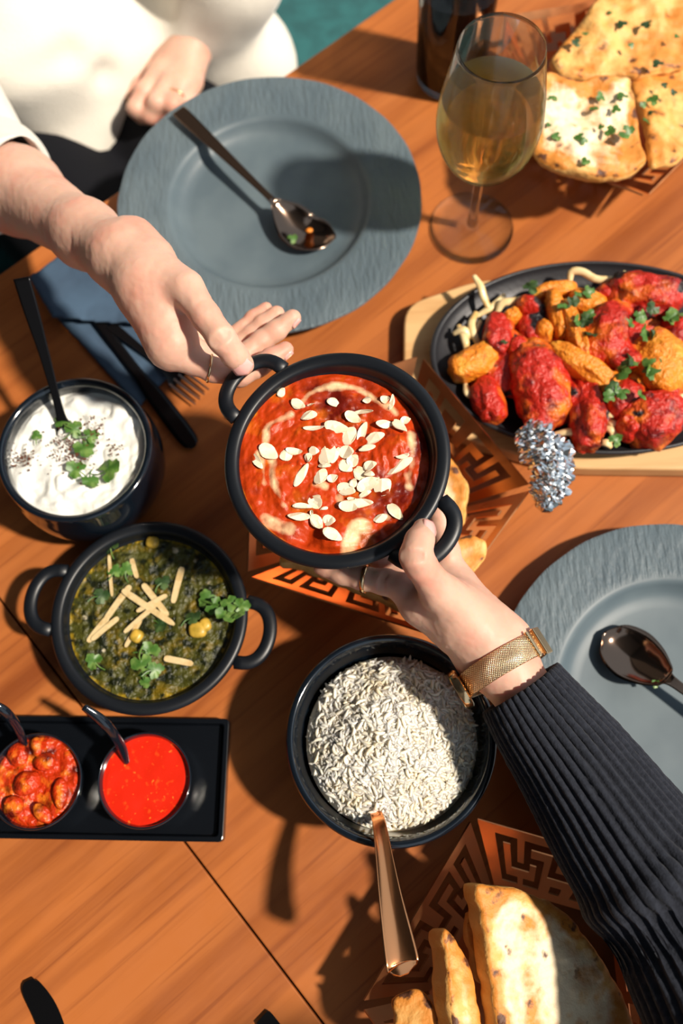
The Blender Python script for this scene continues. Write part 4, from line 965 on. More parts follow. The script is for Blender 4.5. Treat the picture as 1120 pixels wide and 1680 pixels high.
SW = [(.0006, .010), (.0006, .010), (.0, .008), (.003, .016), (.003, .012), (.0006, .007), (.001, .006), (.001, .006), (.001, .006), (.001, .006)]
cream = np.zeros(len(LC))
for ln, (wd, _) in zip(swirl, SW):
    q = cr([to_local(WP(*cpx(*p), CPL, CPN)) for p in ln], 140); d = np.min(np.hypot(LC[:, None, 0] - q[None, :, 0], LC[:, None, 1] - q[None, :, 1]), 1); cream = np.maximum(cream, np.clip(1 - (d - wd) / .0045, 0, 1) * (.50 + .16 * vnoise(LC, 130, 3.3)))
curry = thing('red_curry', 'bright red curry with cream swirls filling the held pan', 'curry', tuple(HC + HR @ A([0, 0, .02])))
obj('sauce', (VC, QC), M['curry'], curry, smooth='full', attrs={'cream': cream, 'edge': np.clip((eC - .93) / .07, 0, 1) * .6})
# flaked almonds
def flake(c, Rm, L_, Wd, seed, th=.0009):
    r = np.random.default_rng(seed); n = 18; V = []; pw = r.uniform(.75, 1.0); sk = r.uniform(-.15, .15)
    for lay in (0, 1):
        for k in range(n):
            a = 2 * math.pi * k / n; x = math.cos(a); y = math.sin(a) * (1 - .35 * (x > 0) * x) * pw + sk * x * x
            if r.random() < .08: x *= .85
            V.append((x * L_ / 2, y * Wd / 2, th * (.5 - lay) + .0009 * math.cos(a * 2 + seed) + .0004 * x))
    Fc = [tuple(range(n)), tuple(range(2 * n - 1, n - 1, -1))] + [(k, n + k, n + (k + 1) % n, (k + 1) % n) for k in range(n)]
    return xf(A(V), Rm, c), Fc
FL = [(305,232,48,34,60),(382,290,70,46,-35),(440,292,40,8,10),(540,280,60,44,-30),(430,340,75,42,5),(628,352,78,44,-38),(672,323,105,20,-3),(458,400,100,20,-5),(555,400,108,58,-18),(668,410,95,34,65),(610,430,90,60,60),(768,380,78,44,-8),(800,280,70,26,70),(770,266,40,36,0),(838,395,85,36,-50),(862,362,50,34,20),(725,443,92,48,15),(692,490,75,26,8),(330,512,66,56,40),(365,498,75,34,-15),(250,500,95,70,-40),(197,540,85,32,-60),(452,500,50,42,0),(430,530,40,34,60),(515,515,105,78,60),(545,520,80,40,60),(600,505,70,60,-10),(627,540,60,50,50),(592,565,70,46,-40),(500,563,60,30,-10),(484,612,80,62,60),(396,605,115,34,55),(537,620,48,42,10),(660,600,80,56,-60),(705,568,60,52,10),(700,603,50,30,-20),(835,565,130,50,25),(850,528,60,20,5),(628,640,40,36,60),(597,668,85,58,-25),(697,643,110,58,28),(680,690,60,20,20),(760,655,85,70,40),(655,733,122,40,0),(608,748,80,56,-15),(622,712,40,16,-10),(460,722,62,60,60),(402,745,85,24,-5),(498,755,36,14,10),(385,788,98,42,-10),(443,775,14,30,0),(467,815,75,44,-60),(520,808,58,48,-10),(541,882,90,60,-32),(815,765,95,52,-55),(750,797,64,34,15),(690,268,40,30,0)]
cz = .66 / 1600 / 2.732
def almond_label(x, y, l, w):
    k = 'tiny almond chip' if l * w < 1300 else 'narrow almond sliver' if w < .36 * l else 'broad round almond flake' if w > .68 * l else 'long oval almond flake' if l > 84 else 'oval almond flake'
    r = math.hypot(x - 545, y - 540)
    if r < 150: q = 'in the heap at the middle of the red curry'
    elif y < 330: q = 'along the curved cream streak on the red curry'
    elif x < 340: q = 'on the cream streak below the thumb of the reaching hand'
    elif x > 740 and y > 620: q = 'in the shaded edge beside the handle gripped over the watch'
    elif y > 690: q = 'between the two cream pools on the red curry'
    elif x > 740: q = 'against the shaded wall facing the sizzling platter'
    else: q = 'just outside the middle heap on the red curry'
    return k + ' ' + q
for i, (x, y, l, w, a) in enumerate(FL):
    p = WP(*cpx(x, y), CPL, CPN); q = to_local(p); b = float(curry_bump(A([[q[0], q[1], zc(q[0], q[1])]]))[0]); p = p + HN * (max(b, 0) + .0012 + .0006 * (i % 3))
    t_ = A([rng.normal(0, .16), rng.normal(0, .16), 1.0]); Rm = frame(HR @ nrm(t_), HR @ A([math.cos(math.radians(a)), math.sin(math.radians(a)), 0]))
    obj('almond_flake', flake(p, Rm, l * cz * 1.12, w * cz * 1.28, i), M['almond'], label=almond_label(x, y, l, w), cat='almond', group='flaked almonds on the curry', smooth=False)

# ---- coriander leaves
def leaf_mesh(size, seed, lobes=3, curl=.25, th=.0004):
    r = np.random.default_rng(seed); n = 40; V = [(0, 0, 0)]; out = []
    for k in range(n):
        a = 2 * math.pi * k / n; d = .42 + .30 * abs(math.cos(a * lobes / 2)) ** .8 + .13 * abs(math.cos(a * lobes * 1.5 + .4)) + .05 * r.random()
        if abs(a - math.pi) < .35: d *= .55
        out.append((d * math.cos(a), d * math.sin(a)))
    rings = [.5, 1.0]; P = [(0, 0)] + [(x * s, y * s) for s in rings for x, y in out]; P = A(P) * size * .75; ph = r.uniform(0, 6)
    z = curl * size * ((P[:, 0] / size) ** 2 * .6 - np.abs(P[:, 1] / size) ** 1.5 * .5 + .12 * np.sin(P[:, 0] / size * 9 + ph)); T_ = np.c_[P, z]; B_ = T_ - A([0, 0, th]); m = len(P); Fc = []
    for k in range(n):
        j = (k + 1) % n; Fc += [(0, 1 + k, 1 + j), (1 + k, 1 + n + k, 1 + n + j, 1 + j), (m, m + 1 + j, m + 1 + k), (m + 1 + k, m + 1 + j, m + 1 + n + j, m + 1 + n + k), (1 + n + k, m + 1 + n + k, m + 1 + n + j, 1 + n + j)]
    return np.r_[T_, B_], Fc
def leaf(p, size, a, label, group, tilt=.3, dark=False, lobes=3, curl=.4, name='coriander_leaf', stem=True):
    s = int(abs(p[0]) * 1e5 + abs(p[1]) * 1e4) % 9999; r = np.random.default_rng(s); Rm = frame(nrm(A([r.normal(0, tilt), r.normal(0, tilt), 1])), A([math.cos(a), math.sin(a), 0])); V, Fc = leaf_mesh(size, s, lobes, curl)
    m = M['leaf_dark' if dark else 'leaf']; zo = -V[:, 2].min() * .5
    if not stem: return obj(name, (xf(V, Rm, p + A([0, 0, zo])), Fc), m, label=label, cat='leaf', group=group)
    t_ = thing(name, label, 'leaf', tuple(p), group); obj('blade', (xf(V, Rm, p + A([0, 0, zo])), Fc), m, t_)
    sv = [p + A([0, 0, zo]) + Rm @ (A([-.1, 0, 0]) * size), p + Rm @ (A([-.55, .05, .02]) * size), p + Rm @ (A([-1.0, .2 * r.normal(), 0]) * size)]; obj('stem', tube(sv, [.0006, .0006, .0005], 5, 6), M['leaf'], t_)
    return t_

# ---- spinach curry
SZ = .0375
def zs(x, y): return np.full_like(x, SZ)
def saag_bump(L): return .0016 * fbm(L, 90, 5.0, 3) + .0012 * np.abs(vnoise(L, 220, 2.0))
VG, QG, LG, eG = dish_surface(SR, SC, zs, bump=saag_bump)
spx = lambda x, y: (x / 2.435, 820 + y / 2.435)
cr2 = np.zeros(len(LG))
for (x, y), wd in [((620, 185), .006), ((600, 170), .004), ((700, 205), .005), ((780, 245), .004), ((340, 470), .004), ((640, 680), .005), ((415, 600), .003), ((835, 330), .004)]:
    q = W(*spx(x, y), SZ) - SC; cr2 = np.maximum(cr2, np.clip(1 - (np.hypot(LG[:, 0] - q[0], LG[:, 1] - q[1]) - wd * .3) / wd, 0, 1) * .62)
edge = np.clip((eG - .86) / .14, 0, 1) * .45
sg = thing('spinach_curry', 'dark green spinach curry filling the pan that stands on the table', 'curry', tuple(SC + A([0, 0, .02])))
obj('sauce', (VG, QG), M['saag'], sg, smooth='full', attrs={'cream': cr2, 'edge': edge})
for i, (x, y, r) in enumerate([(790, 520, .0075), (545, 545, .006), (820, 500, .006), (610, 170, .006)]):
    obj('paneer_cube', lump(W(*spx(x, y), SZ + .0015), (r, r * .9, .005), rotz(i), i, .12, 50, 16, 10, .7), M['paneer'], sg, smooth='full', label='golden lump of paneer in the spinach')
GS = [(520,342,418,482,26),(430,470,350,568,26),(472,470,365,560,22),(570,336,670,462,26),(488,360,695,498,26),(666,380,545,446,20),(622,420,495,530,20),(562,478,500,588,18),(727,268,690,412,26),(435,222,447,385,14),(525,235,547,312,20),(655,632,770,655,26)]
GL = ['long ginger matchstick leaning into the crossed pile from the raita side', 'thick ginger matchstick end to end with the long one', 'short ginger matchstick beside the thick one away from the pile', 'tapered ginger matchstick on top of the crossed pile', 'longest ginger matchstick lying across the middle of the pile', 'thin ginger matchstick bridging the crossed pile', 'slender ginger matchstick under the bridging one', 'narrow ginger matchstick pointing from the pile to the orange paneer',
      'single upright ginger matchstick by the coriander sprig', 'very thin ginger matchstick beside a dark coriander leaf', 'stubby ginger matchstick between two coriander leaves', 'flat ginger sliver next to the biggest coriander leaf']
for i, (x0, y0, x1, y1, w) in enumerate(GS):
    z = SZ + .0028 + .0022 * (i in (4, 5, 6)) + .0012 * (i in (3, 2)); a, b = W(*spx(x0, y0), z), W(*spx(x1, y1), z - .0005); m_ = lerp3(a, b, .5) + A([0, 0, .0006]); wd = w / 2.435 / 2050 * .5
    obj('ginger_stick', blade([a, lerp3(a, b, .1), m_, lerp3(a, b, .9), b], [wd * .5, wd, wd, wd * .9, wd * .4], [0] * 5, [.0022] * 5, (0, 0, 1), 14, 5), M['ginger'], label=GL[i], cat='ginger', group='ginger matchsticks on the spinach', smooth=False)
for x, y, s, a, dk in [(440,180,.014,1.9,1),(458,285,.010,1.2,0),(505,280,.011,1.5,0),(405,385,.012,.2,1),(375,645,.012,2.4,0),(600,605,.014,.1,0),(565,660,.016,-1.4,0),(640,500,.012,-.6,1),(650,330,.011,.8,1),(770,470,.012,.5,1),(620,680,.012,.2,0),(580,730,.008,-1.2,0)]:
    leaf(W(*spx(x, y), SZ + .0025), s, a, 'small dark coriander leaf half sunk in the spinach curry' if dk else 'green coriander leaf on the spinach curry', 'coriander on the spinach', dark=bool(dk))
sprig = thing('coriander_sprig', 'large pale coriander sprig draped over the rim of the spinach pan', 'herb', tuple(W(*spx(900, 420), .045)))
obj('stem', tube([W(*spx(800, 400), .041), W(*spx(870, 420), .048), W(*spx(960, 425), .051)], [.001, .0012, .0008], 6, 10), M['leaf'], sprig)
for x, y, s, a, z in [(825, 395, .013, 1.8, .043), (860, 430, .014, -.8, .047), (905, 455, .015, -1.2, .051), (945, 450, .013, -1.0, .0525), (965, 425, .012, .1, .0525), (915, 415, .012, .9, .051)]:
    V, Fc = leaf_mesh(s, int(x), 3, .5); obj('leaflet', (xf(V, frame((rng.normal(0, .3), rng.normal(0, .3), 1), (math.cos(a), math.sin(a), 0)), W(*spx(x, y), z)), Fc), M['leaf'], sprig)

# ---- raita
def disc(c, R_, z, bump, nr=50, na=120):
    fr = np.linspace(0, 1, nr); a = np.linspace(0, 2 * math.pi, na, endpoint=False); L = np.stack([np.outer(fr, R_ * np.cos(a)).ravel(), np.outer(fr, R_ * np.sin(a)).ravel(), np.zeros(nr * na)], 1); e = np.repeat(fr, na); L[:, 2] = bump(L) * np.clip((1 - e) / .1, 0, 1)
    i = np.arange(nr - 1)[:, None] * na; k = np.arange(na)[None]; k2 = (k + 1) % na; Q = np.stack([(i + k).ravel(), (i + na + k).ravel(), (i + na + k2).ravel(), (i + k2).ravel()], 1); return L + A([c[0], c[1], z]), Q
RZ = .0655
obj('raita', disc(AC, .0590, RZ, lambda L: .0045 * fbm(L, 55, 1.0, 3) + .0035 * np.abs(vnoise(L, 130, 4.0))), M['raita'], label='thick white yoghurt raita in the deep black bowl', cat='raita', smooth='full')
for x, y, s, a in [(103, 692, .013, 2.0), (122, 705, .013, .9), (140, 735, .016, -1.2), (150, 715, .012, .4), (180, 770, .018, .3), (150, 790, .013, -1.3), (125, 770, .014, 2.6), (60, 715, .008, 1.6)]:
    leaf(W(x, y, RZ + .005), s, a, 'green coriander leaf on the white raita', 'coriander on the raita')
Vs, Fs = [], []
for cx_, cy_, n_, sp_ in [(115, 735, 120, 17), (38, 752, 60, 11), (155, 702, 40, 12), (185, 735, 20, 10), (120, 760, 30, 30)]:
    for _ in range(n_):
        p = W(cx_ + rng.normal(0, sp_), cy_ + rng.normal(0, sp_ * .8), RZ + .0055); s = rng.uniform(.0005, .0013); V, Fc = box(p, (s, s * 1.3, s), rotz(rng.uniform(0, 3))); Vs.append((V, Fc))
obj('ground_spice', join(*Vs), M['spice'], label='brown roasted spice crumbs sprinkled on the raita', cat='spice', kind='stuff', smooth=False)

# ---- dips
obj('red_sauce', disc(C1, .0342, .0315, lambda L: .0006 * fbm(L, 60, 1.0, 2)), M['sauce'], label='smooth bright red chilli sauce in a dip cup', cat='sauce', smooth='full')
pk = thing('chilli_pickle', 'chunky oily orange-red pickle in a dip cup', 'pickle', (C2[0], C2[1], .02))
obj('pickle_paste', disc(C2, .0342, .0310, lambda L: .003 * fbm(L, 60, 6.0, 3) + .0025 * np.abs(vnoise(L, 90, 3.0))), M['pickle'], pk, smooth='full')
for i, (x, y, rx, ry, rz) in enumerate([(75, 1250, .010, .008, .006), (45, 1285, .011, .010, .007), (30, 1240, .009, .008, .005), (70, 1335, .010, .006, .005), (100, 1300, .006, .012, .005), (20, 1320, .008, .009, .005), (60, 1225, .008, .005, .004)]):
    obj('pickle_chunk', lump(W(x, y, .034), (rx, ry, rz), rotz(i * .8), i + 3, .22, 70, 18, 12), M['pickle'], pk, smooth='full')

# ---- rice
def rice():
    r = np.random.default_rng(3); nl, ns = 7, 6; gV = []; t_ = np.linspace(-1, 1, nl)
    for x in t_:
        w = math.sqrt(max(1 - abs(x) ** 2.6, .02))
        for k in range(ns): a = 2 * math.pi * k / ns; gV.append((x, w * math.cos(a), w * math.sin(a)))
    gV = A(gV); gQ = A([(i * ns + k, i * ns + (k + 1) % ns, (i + 1) * ns + (k + 1) % ns, (i + 1) * ns + k) for i in range(nl - 1) for k in range(ns)])
    c = A([RC[0] + .001, RC[1] - .001]); Rm_ = .0662; ht = .030; z0 = .060
    def surf(x, y):
        q = np.minimum((x * x + y * y) / Rm_ ** 2, 1); return z0 + ht * (1 - q) ** .8 + .0035 * fbm(np.stack([np.atleast_1d(x), np.atleast_1d(y), 0 * np.atleast_1d(x)], 1), 45, 2.0, 2)
    n = 5200; rr = Rm_ * np.sqrt(r.random(n)) * .955; aa = r.random(n) * 2 * math.pi; X, Y = rr * np.cos(aa), rr * np.sin(aa); Z = surf(X, Y) + r.normal(.0, .0016, n); Vs, Qs = [], []
    h = 1e-3; gx_ = (surf(X + h, Y) - surf(X - h, Y)) / (2 * h); gy_ = (surf(X, Y + h) - surf(X, Y - h)) / (2 * h)
    for i in range(n):
        nz = nrm(A([-gx_[i], -gy_[i], 1.0])); u = r.normal(0, 1, 3); u[2] *= .8; d = nrm(u - nz * np.dot(u, nz) * .75); b = np.cross(nz, d); b = nrm(b); w = np.cross(d, b)
        L_ = r.uniform(.0034, .0052); wd = r.uniform(.0012, .00155); bend = r.normal(0, .0016); g = gV * A([L_, wd, wd]); x = gV[:, 0]; V = np.outer(g[:, 0], d) + np.outer(g[:, 1] + bend * x * x, b) + np.outer(g[:, 2], w)
        Vs.append(V + A([c[0] + X[i], c[1] + Y[i], Z[i]])); Qs.append(gQ + i * len(gV))
    m = n * len(gV); L, Q = disc(c, Rm_, z0 - .004, lambda L: surf(L[:, 0], L[:, 1]) - z0 - .0005, 40, 80); Vs.append(L); Qs.append(Q + m)
    return np.concatenate(Vs), np.concatenate(Qs)
obj('rice', rice(), M['rice'], label='heap of fluffy long-grain white rice in the glossy bowl', cat='rice', kind='stuff', smooth='full')

# ---- naan
def naan(name, label, px, p0, n, th=.014, seed=0, res=.0022, group=None, top=1.0, rnd=.004, puff=.003):
    p0 = A(p0, float); n = nrm(A(n, float)); Rm = frame(n, (1, 0, 0)); P = A([Rm.T @ (WP(x, y, p0, n) - p0) for x, y in px])[:, :2]; P = A(round_poly([tuple(q) for q in P], .006, 4)); lo, hi = P.min(0) - .01, P.max(0) + .01
    F_ = Field((lo[0], lo[1], -th - .008), (hi[0], hi[1], .012), res); X, Y, Z = np.meshgrid(*F_.ax, indexing='ij'); G = np.stack([X[:, :, 0].ravel(), Y[:, :, 0].ravel()], 1); D = poly_sd(P, G) + .0012 * fbm(np.c_[G, 0 * G[:, :1]], 120, seed, 2); D = D.reshape(X.shape[:2])[:, :, None]
    hmap = (puff * fbm(np.c_[G, 0 * G[:, :1]], 38, seed * 1.7, 3) + .0012 * np.abs(vnoise(np.c_[G, 0 * G[:, :1]], 130, seed))).reshape(X.shape[:2])[:, :, None]
    c = np.abs(Z - (-th / 2 + hmap * .5)) - (th / 2 + hmap * .5); q1, q2 = D + rnd, c + rnd
    F_.F = (np.sqrt(np.maximum(q1, 0) ** 2 + np.maximum(q2, 0) ** 2) + np.minimum(np.maximum(q1, q2), 0) - rnd).astype(np.float32); V, Q = F_.mesh(); N_ = vnormals(V, Q); d = poly_sd(P, V[:, :2])
    at = {'top': np.clip((N_[:, 2] - .35) * 2, 0, 1) * np.clip(-d / .012, 0, 1) * .62 * top, 'brown': np.clip(N_[:, 2] * 2, 0, 1) * .60 * (.8 + .25 * np.clip(1 + d / .02, 0, 1)), 'char': np.clip(N_[:, 2] * 2, 0, 1) * .50 * (1 + .22 * np.clip(1 + d / .012, 0, 1))}
    return obj(name, (xf(V, Rm, p0), Q), M['naan'], label=label, cat='bread', group=group, smooth='full', attrs=at)
naan('naan_bread', 'large blistered wedge of cheese naan in the basket under the dark sleeve', [(778, 1450), (850, 1456), (925, 1488), (985, 1560), (1022, 1625), (1050, 1690), (1060, 1760), (830, 1770), (812, 1660), (796, 1550)], W(778, 1450, .104), (.36, -.04, .93), .022, 1)
naan('naan_bread', 'narrow naan slice standing beside the large wedge', [(728, 1520), (745, 1530), (770, 1570), (785, 1630), (800, 1720), (748, 1740), (738, 1640)], W(728, 1520, .092), (.50, .05, .85), .022, 5, top=.85)
naan('naan_bread', 'small rounded naan end by the tip of the copper serving spoon', [(638, 1640), (655, 1625), (685, 1618), (708, 1640), (716, 1690), (700, 1760), (655, 1740)], W(640, 1640, .072), (-.15, .25, .95), .018, 8, top=.2, puff=.002)
naan('naan_bread', 'hidden naan slice leaning behind the large wedge', [(765, 1490), (790, 1500), (800, 1560), (800, 1620), (785, 1610), (768, 1540)], W(768, 1500, .070), (.2, .05, .95), .014, 12, top=.3)
naan('naan_bread', 'long crusted naan piece beneath the held pan and ringed finger', [(456, 922), (480, 922), (545, 948), (600, 972), (650, 990), (688, 1020), (694, 985), (690, 900), (560, 860), (470, 880)], W(570, 970, .061), (.10, .24, .96), .013, 15, top=.8)
naan('naan_bread', 'naan piece between the held pan and the fretwork panel', [(690, 735), (740, 752), (768, 795), (762, 850), (738, 880), (690, 870)], W(740, 800, .045), (-.2, .0, .97), .014, 18)
naan('naan_bread', 'folded naan piece beside the little finger of the supporting hand', [(742, 885), (775, 872), (800, 890), (795, 915), (770, 945), (745, 952), (728, 920)], W(765, 905, .064), (-.05, -.03, 1), .012, 21, top=.7)
naan('naan_bread', 'golden herbed naan at the back of the basket behind the wine glass', [(900, 100), (930, 60), (985, -10), (1060, -45), (1130, -20), (1135, 105), (1040, 125), (930, 130)], W(1020, 60, .075), (.05, -.1, 1), .011, 31, top=.45, rnd=.0055, puff=.005)
naan('naan_bread', 'browned herbed naan at the right of the basket behind the wine glass', [(1035, 130), (1110, 95), (1180, 130), (1175, 220), (1110, 262), (1070, 268), (1060, 200)], W(1090, 180, .07), (.2, .15, .95), .011, 35, top=.4, rnd=.0055, puff=.005)
naan('naan_bread', 'white cheesy herbed naan piece nearest the wine glass', [(878, 130), (905, 112), (950, 126), (1000, 118), (1038, 122), (1044, 165), (1052, 215), (1062, 268), (1035, 288), (990, 294), (945, 286), (905, 276), (880, 255), (868, 215), (872, 165)], W(960, 205, .092), (.10, -.12, 1), .012, 38, top=1.05, rnd=.006, puff=.006)
hb = [(975, 178), (985, 160), (1020, 158), (958, 232), (950, 225), (1022, 222), (1030, 215), (985, 208), (912, 224), (900, 205), (960, 265), (905, 160), (1000, 215), (1010, 180)]
for i, (x, y) in enumerate(hb): leaf(W(x, y, .0965), rng.uniform(.004, .010), rng.uniform(0, 6), 'chopped green herb leaf on the white cheesy naan', 'herbs on the white naan', name='herb_leaf', stem=False, curl=.3)
hb2 = [(1078, 105), (1055, 172), (1068, 185), (1070, 165), (1105, 152), (1062, 200), (1090, 140), (1110, 60), (1020, 40), (960, 55), (945, 70), (1035, 75), (1060, 40), (1000, 20)]
for i, (x, y) in enumerate(hb2): leaf(W(x, y, .083 if y < 110 else .080), rng.uniform(.004, .010), rng.uniform(0, 6), 'chopped dark herb leaf on the golden naan', 'herbs on the golden naan', name='herb_leaf', stem=False, curl=.3, dark=i % 2 == 0)

# ---- sizzling platter
zpx = lambda x, y: (720 + x / 2.8, 430 + y / 2.8)
def piece(name, label, x, y, w, h, a, m, z, tall, seed, box_=.75, amp=.16, group='tandoori pieces on the platter', charred=.3, freq=60):
    s = 1.12 / 2.8 / 1790; c = W(*zpx(x, y), z); V, Fc = lump(c, (w * s / 2, h * s / 2 / .93, tall), rotz(math.radians(a)), seed, amp, freq, 48, 30, box_, 4)
    nz = np.clip((V[:, 2] - c[2]) / tall, 0, 1); pos = fbm(V, 55, seed * 2.3, 2)
    return obj(name, (V, Fc), M[m], label=label, cat='chicken' if 'chicken' in name or 'drum' in name else 'paneer', group=group, smooth='full', attrs={'char': np.clip(pos * .9 + .1, 0, 1) * charred * 2})
PC = [('chicken_tikka', 'small round red tandoori chunk by the pale onion strands', 270, 345, 130, 175, -15, 'tikka_red', .052, .018, .1), ('chicken_tikka', 'little orange-red tandoori nugget with a dark side', 410, 210, 95, 85, 0, 'tikka_red', .056, .014, .4),
      ('paneer_tikka', 'orange paneer block at the onion end of the platter', 160, 468, 200, 120, 12, 'tikka_orange', .050, .016, .1), ('chicken_tikka', 'dark red tandoori chunk deep in shade beside the basket', 225, 640, 125, 190, 10, 'tikka_red', .046, .016, .2),
      ('chicken_tikka', 'blackened tandoori lump below the orange strips', 440, 310, 150, 150, 20, 'tikka_red', .046, .016, .8), ('paneer_tikka', 'upright orange strip at the top of the heap', 618, 310, 75, 260, 10, 'tikka_orange', .066, .012, .1), ('paneer_tikka', 'shorter red-orange strip beside the upright strip', 540, 245, 75, 190, 5, 'tikka_orange', .062, .012, .2),
      ('paneer_tikka', 'long orange strip lying diagonally across the heap', 650, 478, 300, 82, -38, 'tikka_orange', .066, .013, .12), ('chicken_tikka', 'big bright red tandoori chunk in the middle of the heap', 765, 335, 180, 250, -25, 'tikka_red', .060, .022, .3), ('chicken_tikka', 'smooth red tandoori chunk behind the dark herbs', 830, 440, 165, 150, 20, 'tikka_red', .060, .018, .15),
      ('chicken_tikka', 'wide red tandoori piece with a grey char stripe by the far rim', 945, 165, 300, 165, -12, 'tikka_red', .058, .022, .45), ('paneer_tikka', 'curved orange piece near the far rim', 690, 195, 170, 95, -25, 'tikka_orange', .056, .014, .1), ('paneer_tikka', 'thin orange sliver at the far rim', 525, 140, 190, 65, 5, 'tikka_orange', .050, .011, .1),
      ('paneer_tikka', 'large glossy orange paneer piece under a sage green leaf', 1015, 470, 230, 220, 20, 'tikka_orange', .060, .022, .12), ('chicken_tikka', 'orange-red tandoori chunk with charred ends at the near rim', 985, 720, 245, 200, 30, 'tikka_red', .054, .02, .4), ('chicken_tikka', 'tall red tandoori wedge with a black edge at the near rim', 680, 705, 130, 270, -6, 'tikka_red', .054, .02, .35),
      ('chicken_tikka', 'red tandoori chunk under the cut green herbs', 855, 640, 150, 150, 0, 'tikka_red', .052, .017, .2), ('chicken_tikka', 'deep red tandoori piece at the outer end of the platter', 1110, 350, 160, 180, 15, 'tikka_red', .054, .018, .3), ('chicken_tikka', 'small scarlet tandoori piece tucked at the far rim', 775, 150, 120, 70, 5, 'tikka_red', .053, .014, .15), ('paneer_tikka', 'pale orange paneer piece past the green leaf', 1120, 500, 120, 150, 0, 'tikka_orange', .052, .016, .1)]
for i, (nm, lb, x, y, w, h, a, m, z, tall, chd) in enumerate(PC): piece(nm, lb, x, y, w, h, a, m, z - .004, tall, i + 1, charred=chd)
for i, (x, y, w, h) in enumerate([(330, 470, 260, 240), (600, 560, 300, 260), (880, 300, 300, 240), (760, 620, 260, 200), (560, 380, 260, 200), (980, 590, 200, 170)]): piece('chicken_tikka', 'dark red tandoori piece hidden at the bottom of the heap', x, y, w, h, i * 20, 'tikka_red', .040, .014, i + 40, charred=.5)
for i, (x, y, w, h, a, m) in enumerate([(360, 400, 90, 70, 20, 'tikka_red'), (480, 330, 80, 70, 60, 'tikka_orange'), (860, 200, 90, 80, 10, 'tikka_red'), (590, 620, 90, 110, 15, 'tikka_red'), (900, 560, 90, 80, 40, 'tikka_orange'), (780, 560, 80, 70, 0, 'tikka_orange'), (880, 760, 100, 80, 20, 'tikka_red'), (330, 260, 80, 60, 30, 'tikka_orange'), (1060, 600, 110, 90, 10, 'tikka_red')]):
    piece('chicken_tikka' if m == 'tikka_red' else 'paneer_tikka', ['small red tandoori scrap beside the drumstick', 'small orange paneer bit under the upright strip', 'small red tandoori scrap below the char-striped piece', 'small red tandoori scrap between drumstick and black-edged wedge', 'small orange paneer bit under the sage leaf', 'small orange paneer bit at the end of the diagonal strip', 'small red tandoori scrap at the near rim', 'small orange paneer bit by the red nugget', 'small red tandoori scrap beside the large orange paneer'][i], x, y, w, h, a, m, .050, .013, i + 60, charred=.5, amp=.25)
# drumstick with foil
dr = thing('chicken_drumstick', 'thick red tandoori drumstick with its bone end wrapped in foil', 'chicken', tuple(W(885, 640, .045)))
s_ = 1 / 1790.; df = Field(W(890, 640, .05) - A([.06, .075, .045]), W(890, 640, .05) + A([.06, .075, .045]), .0022); R0 = rotz(math.radians(8))
df.ell(W(884, 622, .052), (45 * s_, 58 * s_, .024), R0, .006); df.ell(W(900, 655, .050), (36 * s_, 42 * s_, .02), R0, .008); df.ell(W(870, 592, .05), (34 * s_, 34 * s_, .02), R0, .01)
df.cone(W(887, 670, .05), W(880, 715, .052), .018, .010, .012); V, Q = df.mesh(); N_ = vnormals(V, Q); V = V + N_ * (.0022 * fbm(V, 110, 3.0, 3))[:, None]
obj('meat', (V, Q), M['tikka_red'], dr, smooth='full', attrs={'char': np.clip(fbm(V, 50, 6.0, 2) * .9 + .15, 0, 1) * .75})
def foil(pts, seed):
    V, Fc = tube(pts[0], pts[1], 40, 60); V = A(V); d = np.zeros(len(V)); cells = np.random.default_rng(seed).random((260, 3)) * (V.max(0) - V.min(0)) + V.min(0); dist = np.sort(((V[:, None] - cells[None]) ** 2).sum(2) ** .5, 1); cen = V.mean(0); c2 = np.repeat(cr(A(pts[0]), 60), 40, 0); c2 = np.r_[c2, c2[:1], c2[-1:]]
    return c2 + (V - c2) * (1 + .55 * np.clip((dist[:, 1] - dist[:, 0]) / .004, 0, 1) - .2)[:, None], Fc
obj('foil_wrap', foil(([W(862, 706, .058), W(883, 728, .062), W(902, 756, .064), W(901, 790, .066), W(897, 815, .066), W(890, 836, .064)], [.011, .0160, .0165, .0150, .0125, .007]), 1), M['foil'], dr, smooth=False)
obj('foil_flap', foil(([W(902, 745, .062), W(917, 752, .061), W(934, 762, .058)], [.012, .013, .006]), 2), M['foil'], dr, smooth=False)
# onions and herbs
ON = [[(160, 62, .056), (190, 110, .054), (205, 160, .05), (235, 225, .045)], [(65, 330, .045), (110, 310, .05), (150, 340, .045), (190, 270, .043)], [(90, 290, .046), (120, 360, .048), (125, 410, .044)], [(260, 250, .045), (290, 190, .052), (340, 180, .053), (388, 165, .055)], [(600, 95, .05), (610, 45, .056), (660, 45, .058), (720, 78, .056), (800, 85, .056), (862, 110, .053)], [(845, 45, .056), (870, 70, .055), (915, 98, .053)], [(1090, 90, .056), (1115, 140, .054), (1150, 200, .05)], [(750, 690, .045), (790, 700, .05), (825, 690, .044)], [(745, 760, .044), (790, 770, .048), (800, 800, .044), (770, 840, .043)], [(735, 830, .043), (770, 830, .046), (790, 850, .042)], [(1060, 740, .045), (1090, 730, .05), (1095, 780, .044)], [(400, 385, .05), (450, 375, .055), (500, 372, .052)], [(1070, 600, .05), (1110, 620, .053), (1140, 600, .05)], [(120, 560, .04), (130, 600, .045), (150, 620, .04)], [(530, 790, .045), (600, 780, .05), (650, 790, .045)], [(760, 720, .044), (800, 740, .049), (830, 730, .044)], [(300, 150, .042), (250, 200, .046), (170, 250, .042)], [(200, 420, .042), (150, 300, .05), (170, 230, .045)]]
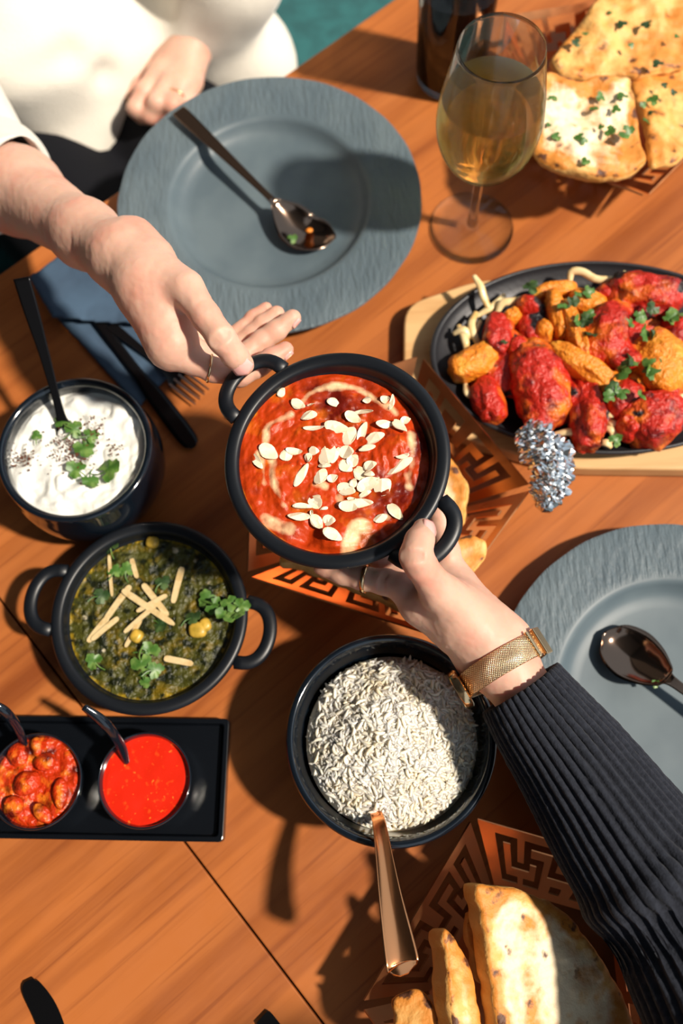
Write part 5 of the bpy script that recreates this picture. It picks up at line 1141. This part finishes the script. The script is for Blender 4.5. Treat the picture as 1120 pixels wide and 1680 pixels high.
for i, l in enumerate(ON): obj('onion_strip', tube([W(*zpx(x, y), z) for x, y, z in l], [.0022] + [.0036] * (len(l) - 2) + [.0022], 8, 18, flat=.65), M['onion'], label='pale fried onion strip curling over the empty end of the platter' if l[0][0] < 420 and l[0][1] < 700 else 'fried onion strand looped along the far rim of the platter' if l[0][1] < 120 else 'short fried onion strip under the near tandoori pieces', cat='onion', group='onion strips on the platter', smooth='full')
import re
def herb_label(x, y, i):
    q = min(PC, key=lambda c: (c[2] - x) ** 2 + (c[3] - y) ** 2); return ('dark' if i % 3 == 0 else 'bright') + ' chopped herb leaf on the ' + re.split(r' (?:at|by|with|under|lying|in|beside|below|deep|tucked|past|near|behind) ', q[1])[0]
HG = [(670, 270, .013), (690, 240, .010), (640, 275, .010), (700, 330, .010), (860, 470, .015), (840, 510, .013), (885, 450, .012), (975, 480, .017), (975, 510, .012), (800, 590, .014), (840, 600, .012), (780, 620, .010), (980, 215, .011), (925, 250, .011), (950, 330, .013), (985, 335, .010), (1090, 245, .014), (1060, 260, .012), (420, 118, .012), (690, 140, .011), (570, 205, .009), (612, 185, .010), (875, 280, .009), (640, 150, .008), (460, 415, .012), (930, 610, .009), (810, 820, .010), (300, 365, .006)]
for i, (x, y, s) in enumerate(HG): leaf(W(*zpx(x, y), .074 if 500 < x < 1050 and 180 < y < 640 else .066), s, rng.uniform(0, 6), herb_label(x, y, i), 'herbs on the tandoori platter', name='herb_leaf', stem=False, curl=.6, tilt=.45, dark=i % 3 == 0, lobes=2 if i % 2 else 3)

# ---- scraps on the plate spoons
leaf(W(480, 392, .0175), .008, .5, 'tiny green herb scrap in the bowl of the bronze spoon by the napkin', 'food scraps on the spoon', name='herb_leaf', stem=False)
obj('food_scrap', lump(W(507, 378, .0165), (.004, .003, .002), None, 3, .2, 80, 14, 10), M['tikka_orange'], label='tiny orange food scrap in the bowl of the bronze spoon', cat='food', smooth='full', attrs={'char': np.zeros(14 * 11)})
leaf(W(1075, 1122, .026), .006, .2, 'tiny green herb scrap on the spoon next to the ribbed sleeve', None, name='herb_leaf', stem=False)
